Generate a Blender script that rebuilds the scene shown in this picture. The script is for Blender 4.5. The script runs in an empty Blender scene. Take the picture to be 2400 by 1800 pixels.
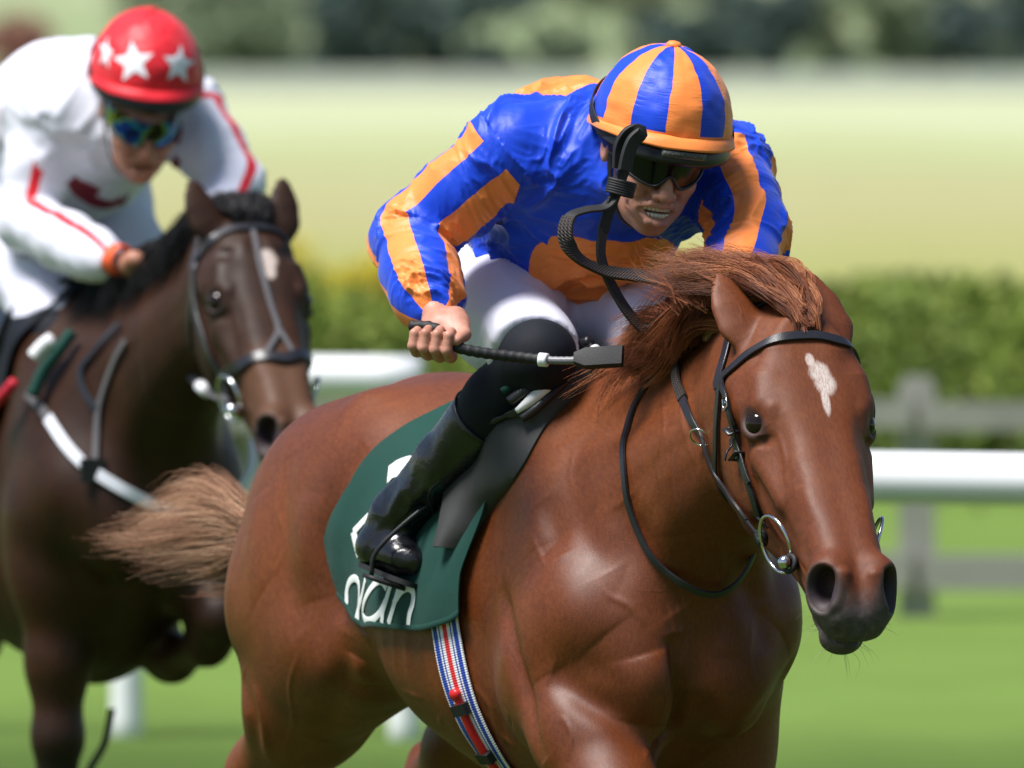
import bpy, math, random
import numpy as np
from math import radians, sin, cos, pi
from mathutils import Vector, Matrix
from mathutils.bvhtree import BVHTree

random.seed(7)
RNG = np.random.default_rng(11)
SC = bpy.context.scene
COL = SC.collection

# ------------------------------------------------------------------ camera
CAM_H = 2.1
FPX = 28200.0                      # focal length in pixels of the 2400 px wide photograph
TILT = math.atan(800.0 / FPX)      # horizon at row 100
cam_data = bpy.data.cameras.new('camera')
cam = bpy.data.objects.new('camera', cam_data)
COL.objects.link(cam)
cam.location = (0, 0, CAM_H)
cam.rotation_euler = (pi / 2 - TILT, 0, 0)
cam_data.sensor_width = 36
cam_data.lens = FPX / 2400 * 36
cam_data.clip_start = 1
cam_data.clip_end = 6000
cam_data.dof.use_dof = True
cam_data.dof.focus_distance = 19.75
cam_data.dof.aperture_fstop = 6.4
SC.camera = cam

# ------------------------------------------------------------------ sky, sun, exposure
SUN_EL, SUN_AZ = radians(64), radians(-118)      # azimuth measured from +Y (away from camera) towards +X
world = bpy.data.worlds.new('World')
SC.world = world
world.use_nodes = True
wn = world.node_tree.nodes; wl = world.node_tree.links
wn.clear()
w_out = wn.new('ShaderNodeOutputWorld'); w_bg = wn.new('ShaderNodeBackground'); w_sky = wn.new('ShaderNodeTexSky')
w_sky.sky_type = 'NISHITA'; w_sky.sun_disc = False
w_sky.sun_elevation = SUN_EL; w_sky.sun_rotation = SUN_AZ
w_sky.air_density = 1.0; w_sky.dust_density = 1.0; w_sky.ozone_density = 1.6
w_bg.inputs[1].default_value = 0.062
wl.new(w_sky.outputs[0], w_bg.inputs[0]); wl.new(w_bg.outputs[0], w_out.inputs[0])
sun_data = bpy.data.lights.new('sun', 'SUN')
sun = bpy.data.objects.new('sun', sun_data); COL.objects.link(sun)
sun_data.energy = 4.0; sun_data.angle = radians(24); sun_data.color = (1.0, 0.97, 0.94)
sun_dir = Vector((sin(SUN_AZ) * cos(SUN_EL), cos(SUN_AZ) * cos(SUN_EL), sin(SUN_EL)))
sun.rotation_euler = (-sun_dir).to_track_quat('-Z', 'Y').to_euler()
sun.location = (0, 0, 60)
SC.view_settings.view_transform = 'Standard'
SC.view_settings.look = 'None'
SC.view_settings.exposure = 0.80
SC.view_settings.gamma = 1.0
SC.view_settings.use_curve_mapping = False
SC.cycles.max_bounces = 6
SC.cycles.use_denoising = True

# ------------------------------------------------------------------ picture <-> place
_cf = np.array([0, cos(TILT), -sin(TILT)]); _cu = np.array([0, sin(TILT), cos(TILT)])
_co = np.array([0, 0, CAM_H])
def proj(p):
    q = np.atleast_2d(np.asarray(p, float)) - _co
    d = q @ _cf
    return np.stack([1200 + FPX * q[:, 0] / d, 900 - FPX * (q @ _cu) / d], 1)
def ray(px, py):
    v = _cf + np.array([1, 0, 0]) * (px - 1200) / FPX + _cu * (900 - py) / FPX
    return v
def at_depth(px, py, Y):
    v = ray(px, py)
    return _co + v * (Y / v[1])

class Frame:
    """a horse's own frame: x forward, y to its left, z up; origin on the ground under the withers"""
    def __init__(s, X0, Y0, th, z0=0.0):
        s.o = np.array([X0, Y0, z0]); t = radians(th)
        s.ex = np.array([sin(t), -cos(t), 0]); s.ey = np.array([cos(t), sin(t), 0]); s.ez = np.array([0, 0, 1.0])
        s.M = np.stack([s.ex, s.ey, s.ez], 1)
    def W(s, p):
        return s.o + np.asarray(p, float) @ s.M.T
    def L(s, p):
        return (np.asarray(p, float) - s.o) @ s.M
    def py(s, px, pyy, y):         # picture point + lateral position -> own frame
        v = ray(px, pyy); c = _co - s.o
        t = (y - c @ s.ey) / (v @ s.ey)
        return s.L(_co + v * t)
    def px(s, px, pyy, x):         # picture point + forward position -> own frame
        v = ray(px, pyy); c = _co - s.o
        t = (x - c @ s.ex) / (v @ s.ex)
        return s.L(_co + v * t)
FA = Frame(0.152, 20.4, 20.0)            # chestnut horse
FB = Frame(-0.884, 25.3, 20.0, 0.05)     # dark bay horse behind it
# ================================================================== mesh helpers
def nrm(v):
    v = np.asarray(v, float)
    return v / (np.linalg.norm(v, axis=-1, keepdims=True) + 1e-12)

def set_props(o, label=None, cat=None, group=None, kind=None):
    if label: o['label'] = label
    if cat: o['category'] = cat
    if group: o['group'] = group
    if kind: o['kind'] = kind
    return o

def thing(name, loc, label, cat, group=None):
    o = bpy.data.objects.new(name, None); COL.objects.link(o)
    o.location = loc; o.empty_display_size = 0.1
    return set_props(o, label, cat, group)

def wloc(o):
    l = Vector((0, 0, 0))
    while o is not None:
        l += o.location; o = o.parent
    return np.array(l)

def mesh_from(name, V, F, smooth=True):
    """F: (n,4) or (n,3) int array, or a list of such arrays"""
    me = bpy.data.meshes.new(name)
    Fs = F if isinstance(F, (list, tuple)) else [F]
    Fs = [np.asarray(f, np.int32) for f in Fs if len(f)]
    V = np.asarray(V, np.float32)
    loops = np.concatenate([f.ravel() for f in Fs]) if Fs else np.zeros(0, np.int32)
    cnt = np.concatenate([np.full(len(f), f.shape[1], np.int32) for f in Fs]) if Fs else np.zeros(0, np.int32)
    me.vertices.add(len(V)); me.vertices.foreach_set('co', V.ravel())
    me.loops.add(len(loops)); me.loops.foreach_set('vertex_index', loops)
    me.polygons.add(len(cnt))
    st = np.zeros(len(cnt), np.int32); st[1:] = np.cumsum(cnt)[:-1]
    me.polygons.foreach_set('loop_start', st)
    me.polygons.foreach_set('use_smooth', np.full(len(cnt), smooth))
    me.update(calc_edges=True); me.validate()
    return me

def obj(name, V, F, mat, parent=None, smooth=True, attrs=None, sharp=None):
    """V in world metres; the object sits at its parent's origin, or at the middle of its base"""
    V = np.asarray(V, float)
    if parent is not None: base = wloc(parent)
    else: base = np.array([V[:, 0].mean(), V[:, 1].mean(), V[:, 2].min()])
    me = mesh_from(name, V - base, F, smooth)
    if attrs:
        for k, a in attrs.items():
            a = np.asarray(a, np.float32)
            if a.ndim == 1:
                at = me.attributes.new(k, 'FLOAT', 'POINT'); at.data.foreach_set('value', a)
            else:
                at = me.attributes.new(k, 'FLOAT_VECTOR', 'POINT'); at.data.foreach_set('vector', a.ravel())
    if sharp is not None:
        me.set_sharp_from_angle(angle=radians(sharp))
    me.materials.append(mat)
    o = bpy.data.objects.new(name, me); COL.objects.link(o)
    if parent is not None: o.parent = parent
    else: o.location = base
    return o

class MB:
    """collects simple shapes into one mesh"""
    def __init__(s): s.V = []; s.Q = []; s.T = []; s.n = 0
    def add(s, V, Q=None, T=None):
        V = np.asarray(V, float)
        if Q is not None and len(Q): s.Q.append(np.asarray(Q) + s.n)
        if T is not None and len(T): s.T.append(np.asarray(T) + s.n)
        s.V.append(V); s.n += len(V); return s
    def box(s, c, size, R=None, bev=0.0):
        c = np.asarray(c, float); h = np.asarray(size, float) / 2
        V = np.array([[x, y, z] for x in (-1, 1) for y in (-1, 1) for z in (-1, 1)], float) * h
        if R is not None: V = V @ np.asarray(R).T
        Q = [[0, 1, 3, 2], [4, 6, 7, 5], [0, 4, 5, 1], [2, 3, 7, 6], [0, 2, 6, 4], [1, 5, 7, 3]]
        return s.add(V + c, Q)
    def tube(s, P, r, sides=10, caps=True, flat=None, closed=False):
        V, Q, T = tube_mesh(P, r, sides, caps, flat, closed)
        return s.add(V, Q, T)
    def build(s, name, mat, parent=None, smooth=True, sharp=None, attrs=None):
        F = []
        if s.Q: F.append(np.concatenate(s.Q))
        if s.T: F.append(np.concatenate(s.T))
        return obj(name, np.concatenate(s.V), F, mat, parent, smooth, attrs, sharp)

def spline(P, n, closed=False):
    """Catmull-Rom through P, n points evenly by chord"""
    P = np.asarray(P, float)
    if len(P) == 2: 
        t = np.linspace(0, 1, n)[:, None]; return P[0] * (1 - t) + P[1] * t
    if closed: Q = np.vstack([P[-1], P, P[0], P[1]])
    else: Q = np.vstack([2 * P[0] - P[1], P, 2 * P[-1] - P[-2]])
    m = len(P) if closed else len(P) - 1
    out = []
    t = np.linspace(0, 1, 24, endpoint=False)[:, None]
    for i in range(m):
        a, b, c, d = Q[i], Q[i + 1], Q[i + 2], Q[i + 3]
        out.append(0.5 * ((2 * b) + (-a + c) * t + (2 * a - 5 * b + 4 * c - d) * t ** 2 + (-a + 3 * b - 3 * c + d) * t ** 3))
    out.append(Q[m + 1][None]); out = np.concatenate(out)
    if n is None: return out
    return resample(out, n)

def resample(P, n):
    P = np.asarray(P, float)
    d = np.r_[0, np.cumsum(np.linalg.norm(np.diff(P[:, :3], axis=0), axis=1))]
    u = np.linspace(0, d[-1], n)
    return np.stack([np.interp(u, d, P[:, k]) for k in range(P.shape[1])], 1)

def frames(P, up=None, closed=False):
    P = np.asarray(P, float); n = len(P)
    if closed: T = nrm(np.roll(P, -1, 0) - np.roll(P, 1, 0))
    else: T = nrm(np.gradient(P, axis=0))
    N = np.zeros_like(P)
    u = np.array([0, 0, 1.0]) if up is None else np.asarray(up, float)
    if u.ndim == 2:
        N = nrm(u - (u * T).sum(1, keepdims=True) * T)
    else:
        v = u - T[0] * (u @ T[0])
        if np.linalg.norm(v) < 1e-3: v = np.array([1, 0.3, 0]) - T[0] * (np.array([1, 0.3, 0]) @ T[0])
        N[0] = nrm(v)
        for i in range(1, n):
            v = N[i - 1] - T[i] * (N[i - 1] @ T[i]); N[i] = nrm(v)
    return T, N, np.cross(T, N)

def tube_mesh(P, r, sides=10, caps=True, flat=None, closed=False, up=None):
    P = np.asarray(P, float); n = len(P)
    r = np.broadcast_to(np.asarray(r, float), (n,)) if np.ndim(r) < 2 else np.asarray(r, float)
    T, N, B = frames(P, up, closed)
    a = np.linspace(0, 2 * pi, sides, endpoint=False)
    if r.ndim == 1: rn, rb = r[:, None], r[:, None] * (flat or 1.0)
    else: rn, rb = r[:, :1], r[:, 1:2]
    V = P[:, None] + N[:, None] * (np.cos(a) * rn)[..., None] + B[:, None] * (np.sin(a) * rb)[..., None]
    V = V.reshape(-1, 3)
    i = np.arange(n if closed else n - 1)[:, None] * sides; j = np.arange(sides)[None]; j2 = (j + 1) % sides
    i2 = (i + sides) % (n * sides)
    Q = np.stack([i + j, i + j2, i2 + j2, i2 + j], -1).reshape(-1, 4)
    T3 = []
    if caps and not closed:
        m = len(V); V = np.vstack([V, P[:1], P[-1:]])
        for k in range(sides):
            T3.append([m, (k + 1) % sides, k]); T3.append([m + 1, (n - 1) * sides + k, (n - 1) * sides + (k + 1) % sides])
    return V, Q, np.array(T3, int).reshape(-1, 3)

def strap_mesh(P, N, w, t, closed=False, crown=0.10):
    """flat strap along P; N outward normals; w width, t thickness; lightly rounded section"""
    P = np.asarray(P, float); n = len(P)
    if closed: T = nrm(np.roll(P, -1, 0) - np.roll(P, 1, 0))
    else: T = nrm(np.gradient(P, axis=0))
    N = np.asarray(N, float)
    if N.ndim == 1: N = np.broadcast_to(N, P.shape)
    N = nrm(N - (N * T).sum(1, keepdims=True) * T); B = np.cross(T, N)
    w = np.broadcast_to(np.asarray(w, float), (n,))[:, None]; t = np.broadcast_to(np.asarray(t, float), (n,))[:, None]
    sec = [(-.5, 0), (-.5, .75), (-.46, 1), (0, 1 + crown), (.46, 1), (.5, .75), (.5, 0), (0, 0)]
    V = np.stack([P + B * w * u + N * t * v for u, v in sec], 1).reshape(-1, 3); k = len(sec)
    i = np.arange(n if closed else n - 1)[:, None] * k; j = np.arange(k)[None]; j2 = (j + 1) % k; i2 = (i + k) % (n * k)
    Q = np.stack([i + j, i + j2, i2 + j2, i2 + j], -1).reshape(-1, 4)
    if not closed:
        e = (n - 1) * k
        Q = np.vstack([Q, [[0, 7, 2, 1]], [[7, 6, 4, 2]], [[e, e + 1, e + 2, e + 7]], [[e + 7, e + 2, e + 4, e + 6]]])
    return V, Q

# ================================================================== value noise
_PERM = RNG.random((32, 32, 32)).astype(np.float32)
def noise3(P, scale):
    P = np.asarray(P, np.float32) * scale
    i = np.floor(P).astype(int); f = P - i; f = f * f * (3 - 2 * f)
    out = 0
    for dx in (0, 1):
        for dy in (0, 1):
            for dz in (0, 1):
                w = (f[..., 0] if dx else 1 - f[..., 0]) * (f[..., 1] if dy else 1 - f[..., 1]) * (f[..., 2] if dz else 1 - f[..., 2])
                out = out + w * _PERM[(i[..., 0] + dx) % 32, (i[..., 1] + dy) % 32, (i[..., 2] + dz) % 32]
    return out * 2 - 1

# ================================================================== signed distance sculpting
def pchip(x, y, xq):
    x = np.asarray(x, float); y = np.asarray(y, float)
    h = np.diff(x); d = np.diff(y, axis=0) / h.reshape((-1,) + (1,) * (y.ndim - 1))
    m = np.zeros_like(y)
    hh = h.reshape((-1,) + (1,) * (y.ndim - 1))
    w1 = 2 * hh[1:] + hh[:-1]; w2 = hh[1:] + 2 * hh[:-1]
    same = d[:-1] * d[1:] > 0
    with np.errstate(divide='ignore', invalid='ignore'):
        mm = (w1 + w2) / (w1 / d[:-1] + w2 / d[1:])
    m[1:-1] = np.where(same, mm, 0); m[0] = d[0]; m[-1] = d[-1]
    k = np.clip(np.searchsorted(x, xq) - 1, 0, len(x) - 2)
    t = ((xq - x[k]) / h[k]).reshape((-1,) + (1,) * (y.ndim - 1)); H = h[k].reshape(t.shape)
    return (y[k] * (1 + 2 * t) * (1 - t) ** 2 + m[k] * H * t * (1 - t) ** 2 + y[k + 1] * t * t * (3 - 2 * t) + m[k + 1] * H * t * t * (t - 1))

class Sculpt:
    def __init__(s): s.ops = []
    def _add(s, op, fn, lo, hi, k): s.ops.append((op, fn, np.asarray(lo, float), np.asarray(hi, float), k)); return s
    # ---- primitives
    def cone(s, p, q, r1, r2, k=0.03, op='u', flat=None):
        """rounded cone p->q; flat=(direction, ratio) squeezes it along a direction"""
        p = np.asarray(p, float); q = np.asarray(q, float); ba = q - p; bb = ba @ ba + 1e-12
        if flat is not None: u = nrm(flat[0]); fr = flat[1]
        def fn(X, Y, Z):
            ax, ay, az = X - p[0], Y - p[1], Z - p[2]
            t = np.clip((ax * ba[0] + ay * ba[1] + az * ba[2]) / bb, 0, 1)
            vx, vy, vz = ax - ba[0] * t, ay - ba[1] * t, az - ba[2] * t
            r = r1 + (r2 - r1) * t
            if flat is None: return np.sqrt(vx * vx + vy * vy + vz * vz) - r
            du = (vx * u[0] + vy * u[1] + vz * u[2])
            l2 = vx * vx + vy * vy + vz * vz - du * du + (du / fr) ** 2
            return (np.sqrt(np.maximum(l2, 0)) - r) * min(1.0, (1 + fr) / 2)
        R = max(r1, r2) * (max(1, flat[1]) if flat is not None else 1)
        return s._add(op, fn, np.minimum(p, q) - R, np.maximum(p, q) + R, k)
    def chain(s, pts, k=0.03, op='u', flat=None):
        for a, b in zip(pts[:-1], pts[1:]):
            s.cone(a[0], b[0], a[1], b[1], k, op, flat)
        return s
    def ell(s, c, r, k=0.03, op='u', R=None):
        """ellipsoid; R columns are its axes"""
        c = np.asarray(c, float); r = np.asarray(r, float); M = np.eye(3) if R is None else np.asarray(R, float)
        def fn(X, Y, Z):
            ax, ay, az = X - c[0], Y - c[1], Z - c[2]
            a = (ax * M[0, 0] + ay * M[1, 0] + az * M[2, 0]); b = (ax * M[0, 1] + ay * M[1, 1] + az * M[2, 1]); d = (ax * M[0, 2] + ay * M[1, 2] + az * M[2, 2])
            k0 = np.sqrt((a / r[0]) ** 2 + (b / r[1]) ** 2 + (d / r[2]) ** 2)
            k1 = np.sqrt((a / r[0] ** 2) ** 2 + (b / r[1] ** 2) ** 2 + (d / r[2] ** 2) ** 2) + 1e-9
            return k0 * (k0 - 1) / k1
        e = np.sqrt(((M * r) ** 2).sum(1))
        return s._add(op, fn, c - e, c + e, k)
    def cut(s, c, d, R, k=0.004):
        """cut away what lies beyond the plane through c with normal d, inside a ball of radius R"""
        c = np.asarray(c, float); d = nrm(d)
        def fn(X, Y, Z):
            ax, ay, az = X - c[0], Y - c[1], Z - c[2]
            return np.maximum(-(ax * d[0] + ay * d[1] + az * d[2]), np.sqrt(ax * ax + ay * ay + az * az) - R)
        return s._add('s', fn, c - R, c + R, k)
    def ring(s, c, R, ra, rb, r, k=0.005, op='u', sag=0.0):
        """elliptical torus in the plane of R's first two columns; sag bends its ends back along the third"""
        c = np.asarray(c, float); M = np.asarray(R, float)
        def fn(X, Y, Z):
            ax, ay, az = X - c[0], Y - c[1], Z - c[2]
            a = ax * M[0, 0] + ay * M[1, 0] + az * M[2, 0]; b = ax * M[0, 1] + ay * M[1, 1] + az * M[2, 1]; d = ax * M[0, 2] + ay * M[1, 2] + az * M[2, 2]
            d = d + sag * (a / ra) ** 2
            rho = np.sqrt((a / ra) ** 2 + (b / rb) ** 2)
            g = np.sqrt((a / ra ** 2) ** 2 + (b / rb ** 2) ** 2) / np.maximum(rho, 1e-6)
            e = (rho - 1) / np.maximum(g, 1e-6)
            return np.sqrt(e * e + d * d) - r
        m = max(ra, rb) + r + abs(sag)
        return s._add(op, fn, c - m, c + m, k)
    def loft(s, o, ax, lat, dor, st, k=0.03, op='u'):
        """polar loft: st = [(s, centre_dorsal, centre_lateral, [(y,n)...half contour from dorsal to ventral])]"""
        o = np.asarray(o, float); ax = nrm(ax); lat = nrm(lat); dor = nrm(dor)
        NA = 65; angs = np.linspace(0, pi, NA)
        S = np.array([t[0] for t in st]); C = np.array([[t[1], t[2]] for t in st])
        R = []
        for t in st:
            c = np.array(t[3], float); a = np.arctan2(c[:, 0], c[:, 1] - t[1]); rr = np.hypot(c[:, 0], c[:, 1] - t[1])
            if len(a) == 1: R.append(np.full(NA, rr[0])); continue
            a[0] = 0; a[-1] = pi
            # mirror for smooth ends
            aa = np.r_[-a[1:3][::-1], a, 2 * pi - a[-3:-1][::-1]]; rm = np.r_[rr[1:3][::-1], rr, rr[-3:-1][::-1]]
            R.append(pchip(aa, rm, angs))
        NS = 200; sq = np.linspace(S[0], S[-1], NS)
        Rt = pchip(S, np.array(R), sq).astype(np.float32); Ct = pchip(S, C, sq)
        # soften along the axis a little
        for _ in range(2):
            Rt[1:-1] = (Rt[:-2] + 2 * Rt[1:-1] + Rt[2:]) / 4
        s0, s1 = S[0], S[-1]
        def fn(X, Y, Z):
            X, Y, Z = np.broadcast_arrays(X, Y, Z)
            px, py, pz = X - o[0], Y - o[1], Z - o[2]
            t = px * ax[0] + py * ax[1] + pz * ax[2]; y = px * lat[0] + py * lat[1] + pz * lat[2]; n = px * dor[0] + py * dor[1] + pz * dor[2]
            tc = np.clip(t, s0, s1); u = (tc - s0) / (s1 - s0) * (NS - 1); i = np.minimum(u.astype(int), NS - 2); f = (u - i).astype(np.float32)
            cn = Ct[i, 0] * (1 - f) + Ct[i + 1, 0] * f; cy = Ct[i, 1] * (1 - f) + Ct[i + 1, 1] * f
            y = y - cy; n = n - cn
            a = np.arctan2(np.abs(y), n) / pi * (NA - 1); j = np.minimum(a.astype(int), NA - 2); g = (a - j).astype(np.float32)
            r = (Rt[i, j] * (1 - f) + Rt[i + 1, j] * f) * (1 - g) + (Rt[i, j + 1] * (1 - f) + Rt[i + 1, j + 1] * f) * g
            d = (np.sqrt(y * y + n * n) - r) * 0.9
            e = np.abs(t - tc)
            return np.where(e > 0, np.sqrt(np.maximum(d, 0) ** 2 + e * e) + np.minimum(d, 0) * 0, d)
        pts = []
        for t in st:
            for (yy, nn) in t[3]:
                for sg in (-1, 1):
                    pts.append(o + ax * t[0] + lat * (t[2] + sg * yy) + dor * nn)
        pts = np.array(pts)
        return s._add(op, fn, pts.min(0) - .01, pts.max(0) + .01, k)
    # ---- evaluation
    def _eval(s, X, Y, Z, lo=None, hi=None, pad=0):
        d = np.full(np.broadcast(X, Y, Z).shape, 1.0, np.float32)
        for op, fn, a, b, k in s.ops:
            if lo is not None and (np.any(a - k - pad > hi) or np.any(b + k + pad < lo)): continue
            v = fn(X, Y, Z)
            if op == 'u':
                if k > 0:
                    h = np.maximum(k - np.abs(d - v), 0) / k; d = np.minimum(d, v) - h * h * k * 0.25
                else: d = np.minimum(d, v)
            elif op == 's':
                v = -v
                if k > 0:
                    h = np.maximum(k - np.abs(d - v), 0) / k; d = np.maximum(d, v) + h * h * k * 0.25
                else: d = np.maximum(d, v)
            elif op == 'i':
                d = np.maximum(d, v)
        return d.astype(np.float32)
    def mesh(s, h, lo=None, hi=None, chunk=16, smooth=2):
        if lo is None:
            lo = np.min([o[2] for o in s.ops if o[0] == 'u'], 0) - 4 * h; hi = np.max([o[3] for o in s.ops if o[0] == 'u'], 0) + 4 * h
        lo = np.asarray(lo, float); hi = np.asarray(hi, float)
        n = np.ceil((hi - lo) / h / chunk).astype(int); N = n * chunk + 1
        xs = [(lo[i] + h * np.arange(N[i])).astype(np.float32) for i in range(3)]
        cs = [lo[i] + h * chunk * (np.arange(n[i]) + 0.5) for i in range(3)]
        cd = s._eval(cs[0][:, None, None], cs[1][None, :, None], cs[2][None, None, :])
        G = np.repeat(np.repeat(np.repeat(np.where(cd > 0, 1, -1).astype(np.float32), chunk, 0), chunk, 1), chunk, 2)
        G = np.pad(G, ((0, 1), (0, 1), (0, 1)), mode='edge')
        act = np.argwhere(np.abs(cd) < chunk * h * 1.9)
        for (i, j, k) in act:
            sl = (slice(i * chunk, (i + 1) * chunk + 1), slice(j * chunk, (j + 1) * chunk + 1), slice(k * chunk, (k + 1) * chunk + 1))
            X, Y, Z = xs[0][sl[0]][:, None, None], xs[1][sl[1]][None, :, None], xs[2][sl[2]][None, None, :]
            b0 = np.array([xs[0][sl[0]][0], xs[1][sl[1]][0], xs[2][sl[2]][0]]); b1 = np.array([xs[0][sl[0]][-1], xs[1][sl[1]][-1], xs[2][sl[2]][-1]])
            G[sl] = s._eval(X, Y, Z, b0, b1, 2 * h)
        V, F = surface_nets(G, lo, h)
        for _ in range(smooth): V = relax(V, F, 0.5); 
        return V, F

def surface_nets(G, lo, h):
    sg = G < 0
    c = np.zeros(np.array(G.shape) - 1, np.int8)
    sl = lambda d: tuple(slice(d[i], G.shape[i] - 1 + d[i]) for i in range(3))
    for d in np.ndindex(2, 2, 2): c += sg[sl(d)]
    idx = np.argwhere((c > 0) & (c < 8)); m = len(idx)
    if m == 0: return np.zeros((0, 3)), np.zeros((0, 4), int)
    vid = np.full(c.shape, -1, np.int32); vid[tuple(idx.T)] = np.arange(m)
    acc = np.zeros((m, 3)); cnt = np.zeros((m, 1))
    I = idx.T
    for ax in range(3):
        o = [a for a in range(3) if a != ax]
        for u in (0, 1):
            for v in (0, 1):
                d0 = [0, 0, 0]; d0[o[0]] = u; d0[o[1]] = v; d1 = list(d0); d1[ax] = 1
                g0 = G[I[0] + d0[0], I[1] + d0[1], I[2] + d0[2]]; g1 = G[I[0] + d1[0], I[1] + d1[1], I[2] + d1[2]]
                x = (g0 < 0) != (g1 < 0)
                t = np.where(x, g0 / np.where(x, g0 - g1, 1), 0)
                p = np.zeros((m, 3)); p[:, o[0]] = u; p[:, o[1]] = v; p[:, ax] = t
                acc += np.where(x[:, None], p, 0); cnt += x[:, None]
    V = lo + h * (idx + acc / np.maximum(cnt, 1))
    F = []
    for ax in range(3):
        o = [(ax + 1) % 3, (ax + 2) % 3]
        a = [slice(None)] * 3; b = [slice(None)] * 3
        a[ax] = slice(0, -1); b[ax] = slice(1, None)
        cr = sg[tuple(a)] != sg[tuple(b)]
        E = np.argwhere(cr)
        ok = (E[:, o[0]] > 0) & (E[:, o[1]] > 0) & (E[:, o[0]] < c.shape[o[0]]) & (E[:, o[1]] < c.shape[o[1]])
        E = E[ok]
        q = []
        for du, dv in ((-1, -1), (0, -1), (0, 0), (-1, 0)):
            e = E.copy(); e[:, o[0]] += du; e[:, o[1]] += dv; q.append(vid[tuple(e.T)])
        q = np.stack(q, 1)
        inside = sg[tuple(E.T)]
        q[~inside] = q[~inside][:, ::-1]
        F.append(q)
    F = np.concatenate(F)
    F = F[(F >= 0).all(1)]
    return V, F

def relax(V, F, w):
    S = np.zeros_like(V); c = np.zeros(len(V))
    k = F.shape[1]
    for i in range(k):
        a, b = F[:, i], F[:, (i + 1) % k]
        for d in range(3): S[:, d] += np.bincount(a, V[b, d], len(V)) + np.bincount(b, V[a, d], len(V))
        c += np.bincount(a, minlength=len(V)) + np.bincount(b, minlength=len(V))
    return V * (1 - w) + w * S / np.maximum(c, 1)[:, None]

def vnormals(V, F):
    k = F.shape[1]
    n = np.cross(V[F[:, 2]] - V[F[:, 0]], V[F[:, 3 if k == 4 else 1]] - V[F[:, 1 if k == 4 else 0]])
    if k == 3: n = np.cross(V[F[:, 1]] - V[F[:, 0]], V[F[:, 2]] - V[F[:, 0]])
    N = np.zeros_like(V)
    for i in range(k):
        for d in range(3): N[:, d] += np.bincount(F[:, i], n[:, d], len(V))
    return nrm(N)

def seg_dist(V, P):
    """distance of points to a polyline, plus normalised parameter and index of side"""
    P = np.asarray(P, float); best = np.full(len(V), 1e9); par = np.zeros(len(V)); m = len(P) - 1
    for i in range(m):
        a, b = P[i], P[i + 1]; ba = b - a
        t = np.clip(((V - a) @ ba) / (ba @ ba + 1e-12), 0, 1)
        d = np.linalg.norm(V - a - t[:, None] * ba, axis=1); c = d < best
        best[c] = d[c]; par[c] = (i + t[c]) / m
    return best, par

def brush(V, N, P, rad, amt, fade=True):
    """push the surface out (amt>0) or in along a polyline with a gaussian profile"""
    P = np.atleast_2d(np.asarray(P, float))
    sel = np.where(((V > P.min(0) - 2.2 * rad) & (V < P.max(0) + 2.2 * rad)).all(1))[0]
    if len(sel) == 0: return
    if len(P) == 1: d = np.linalg.norm(V[sel] - P[0], axis=1); f = 1.0
    else:
        d, t = seg_dist(V[sel], P); f = np.sin(np.clip(t, 0, 1) * pi) ** 0.6 if fade else 1.0
    V[sel] += N[sel] * (amt * f * np.exp(-(d / rad) ** 2))[:, None]

def sheet(grid, thick, N=None):
    """thin closed sheet from an (a,b,3) grid of points"""
    a, b = grid.shape[:2]; V = grid.reshape(-1, 3)
    i = np.arange(a - 1)[:, None] * b; j = np.arange(b - 1)[None]
    Q = np.stack([i + j, i + j + 1, i + b + j + 1, i + b + j], -1).reshape(-1, 4)
    nn = vnormals(V, Q) if N is None else N.reshape(-1, 3)
    m = len(V); V2 = np.vstack([V, V + nn * thick])
    edge = np.r_[np.arange(b), np.arange(1, a) * b + b - 1, (a - 1) * b + np.arange(b - 2, -1, -1), np.arange(a - 2, 0, -1) * b]
    e2 = np.roll(edge, -1)
    R = np.stack([edge, e2, e2 + m, edge + m], 1)
    return V2, np.vstack([Q[:, ::-1], Q + m, R])


# ================================================================== materials
def new_mat(name):
    m = bpy.data.materials.new(name); m.use_nodes = True
    nt = m.node_tree; nt.nodes.clear()
    out = nt.nodes.new('ShaderNodeOutputMaterial'); b = nt.nodes.new('ShaderNodeBsdfPrincipled')
    nt.links.new(b.outputs[0], out.inputs[0])
    return m, nt, b
def nd(nt, typ, ins=None, **kw):
    n = nt.nodes.new(typ)
    for k, v in kw.items(): setattr(n, k, v)
    if ins:
        for k, v in ins.items():
            if isinstance(v, bpy.types.NodeSocket): nt.links.new(v, n.inputs[k])
            else: n.inputs[k].default_value = v
    return n
def math_n(nt, op, a, b=None, c=None, clamp=False):
    n = nt.nodes.new('ShaderNodeMath'); n.operation = op; n.use_clamp = clamp
    for i, v in enumerate((a, b, c)):
        if v is None: continue
        if isinstance(v, bpy.types.NodeSocket): nt.links.new(v, n.inputs[i])
        else: n.inputs[i].default_value = v
    return n.outputs[0]
def mixc(nt, f, a, b, blend='MIX'):
    n = nt.nodes.new('ShaderNodeMix'); n.data_type = 'RGBA'; n.blend_type = blend
    for s, v in ((0, f), (6, a), (7, b)):
        if isinstance(v, bpy.types.NodeSocket): nt.links.new(v, n.inputs[s])
        else: n.inputs[s].default_value = (tuple(v) + (1,))[:4] if s else v
    return n.outputs[2]
def attr(nt, name): 
    return nd(nt, 'ShaderNodeAttribute', attribute_name=name)
def ramp(nt, f, stops, interp='LINEAR'):
    n = nt.nodes.new('ShaderNodeValToRGB'); n.color_ramp.interpolation = interp
    e = n.color_ramp.elements
    while len(e) < len(stops): e.new(0.5)
    for i, (p, c) in enumerate(stops):
        e[i].position = p; e[i].color = (tuple(c) + (1,))[:4] if not np.isscalar(c) else (c, c, c, 1)
    if isinstance(f, bpy.types.NodeSocket): nt.links.new(f, n.inputs[0])
    return n.outputs[0]
def objco(nt): return nd(nt, 'ShaderNodeTexCoord').outputs['Object']
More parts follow.
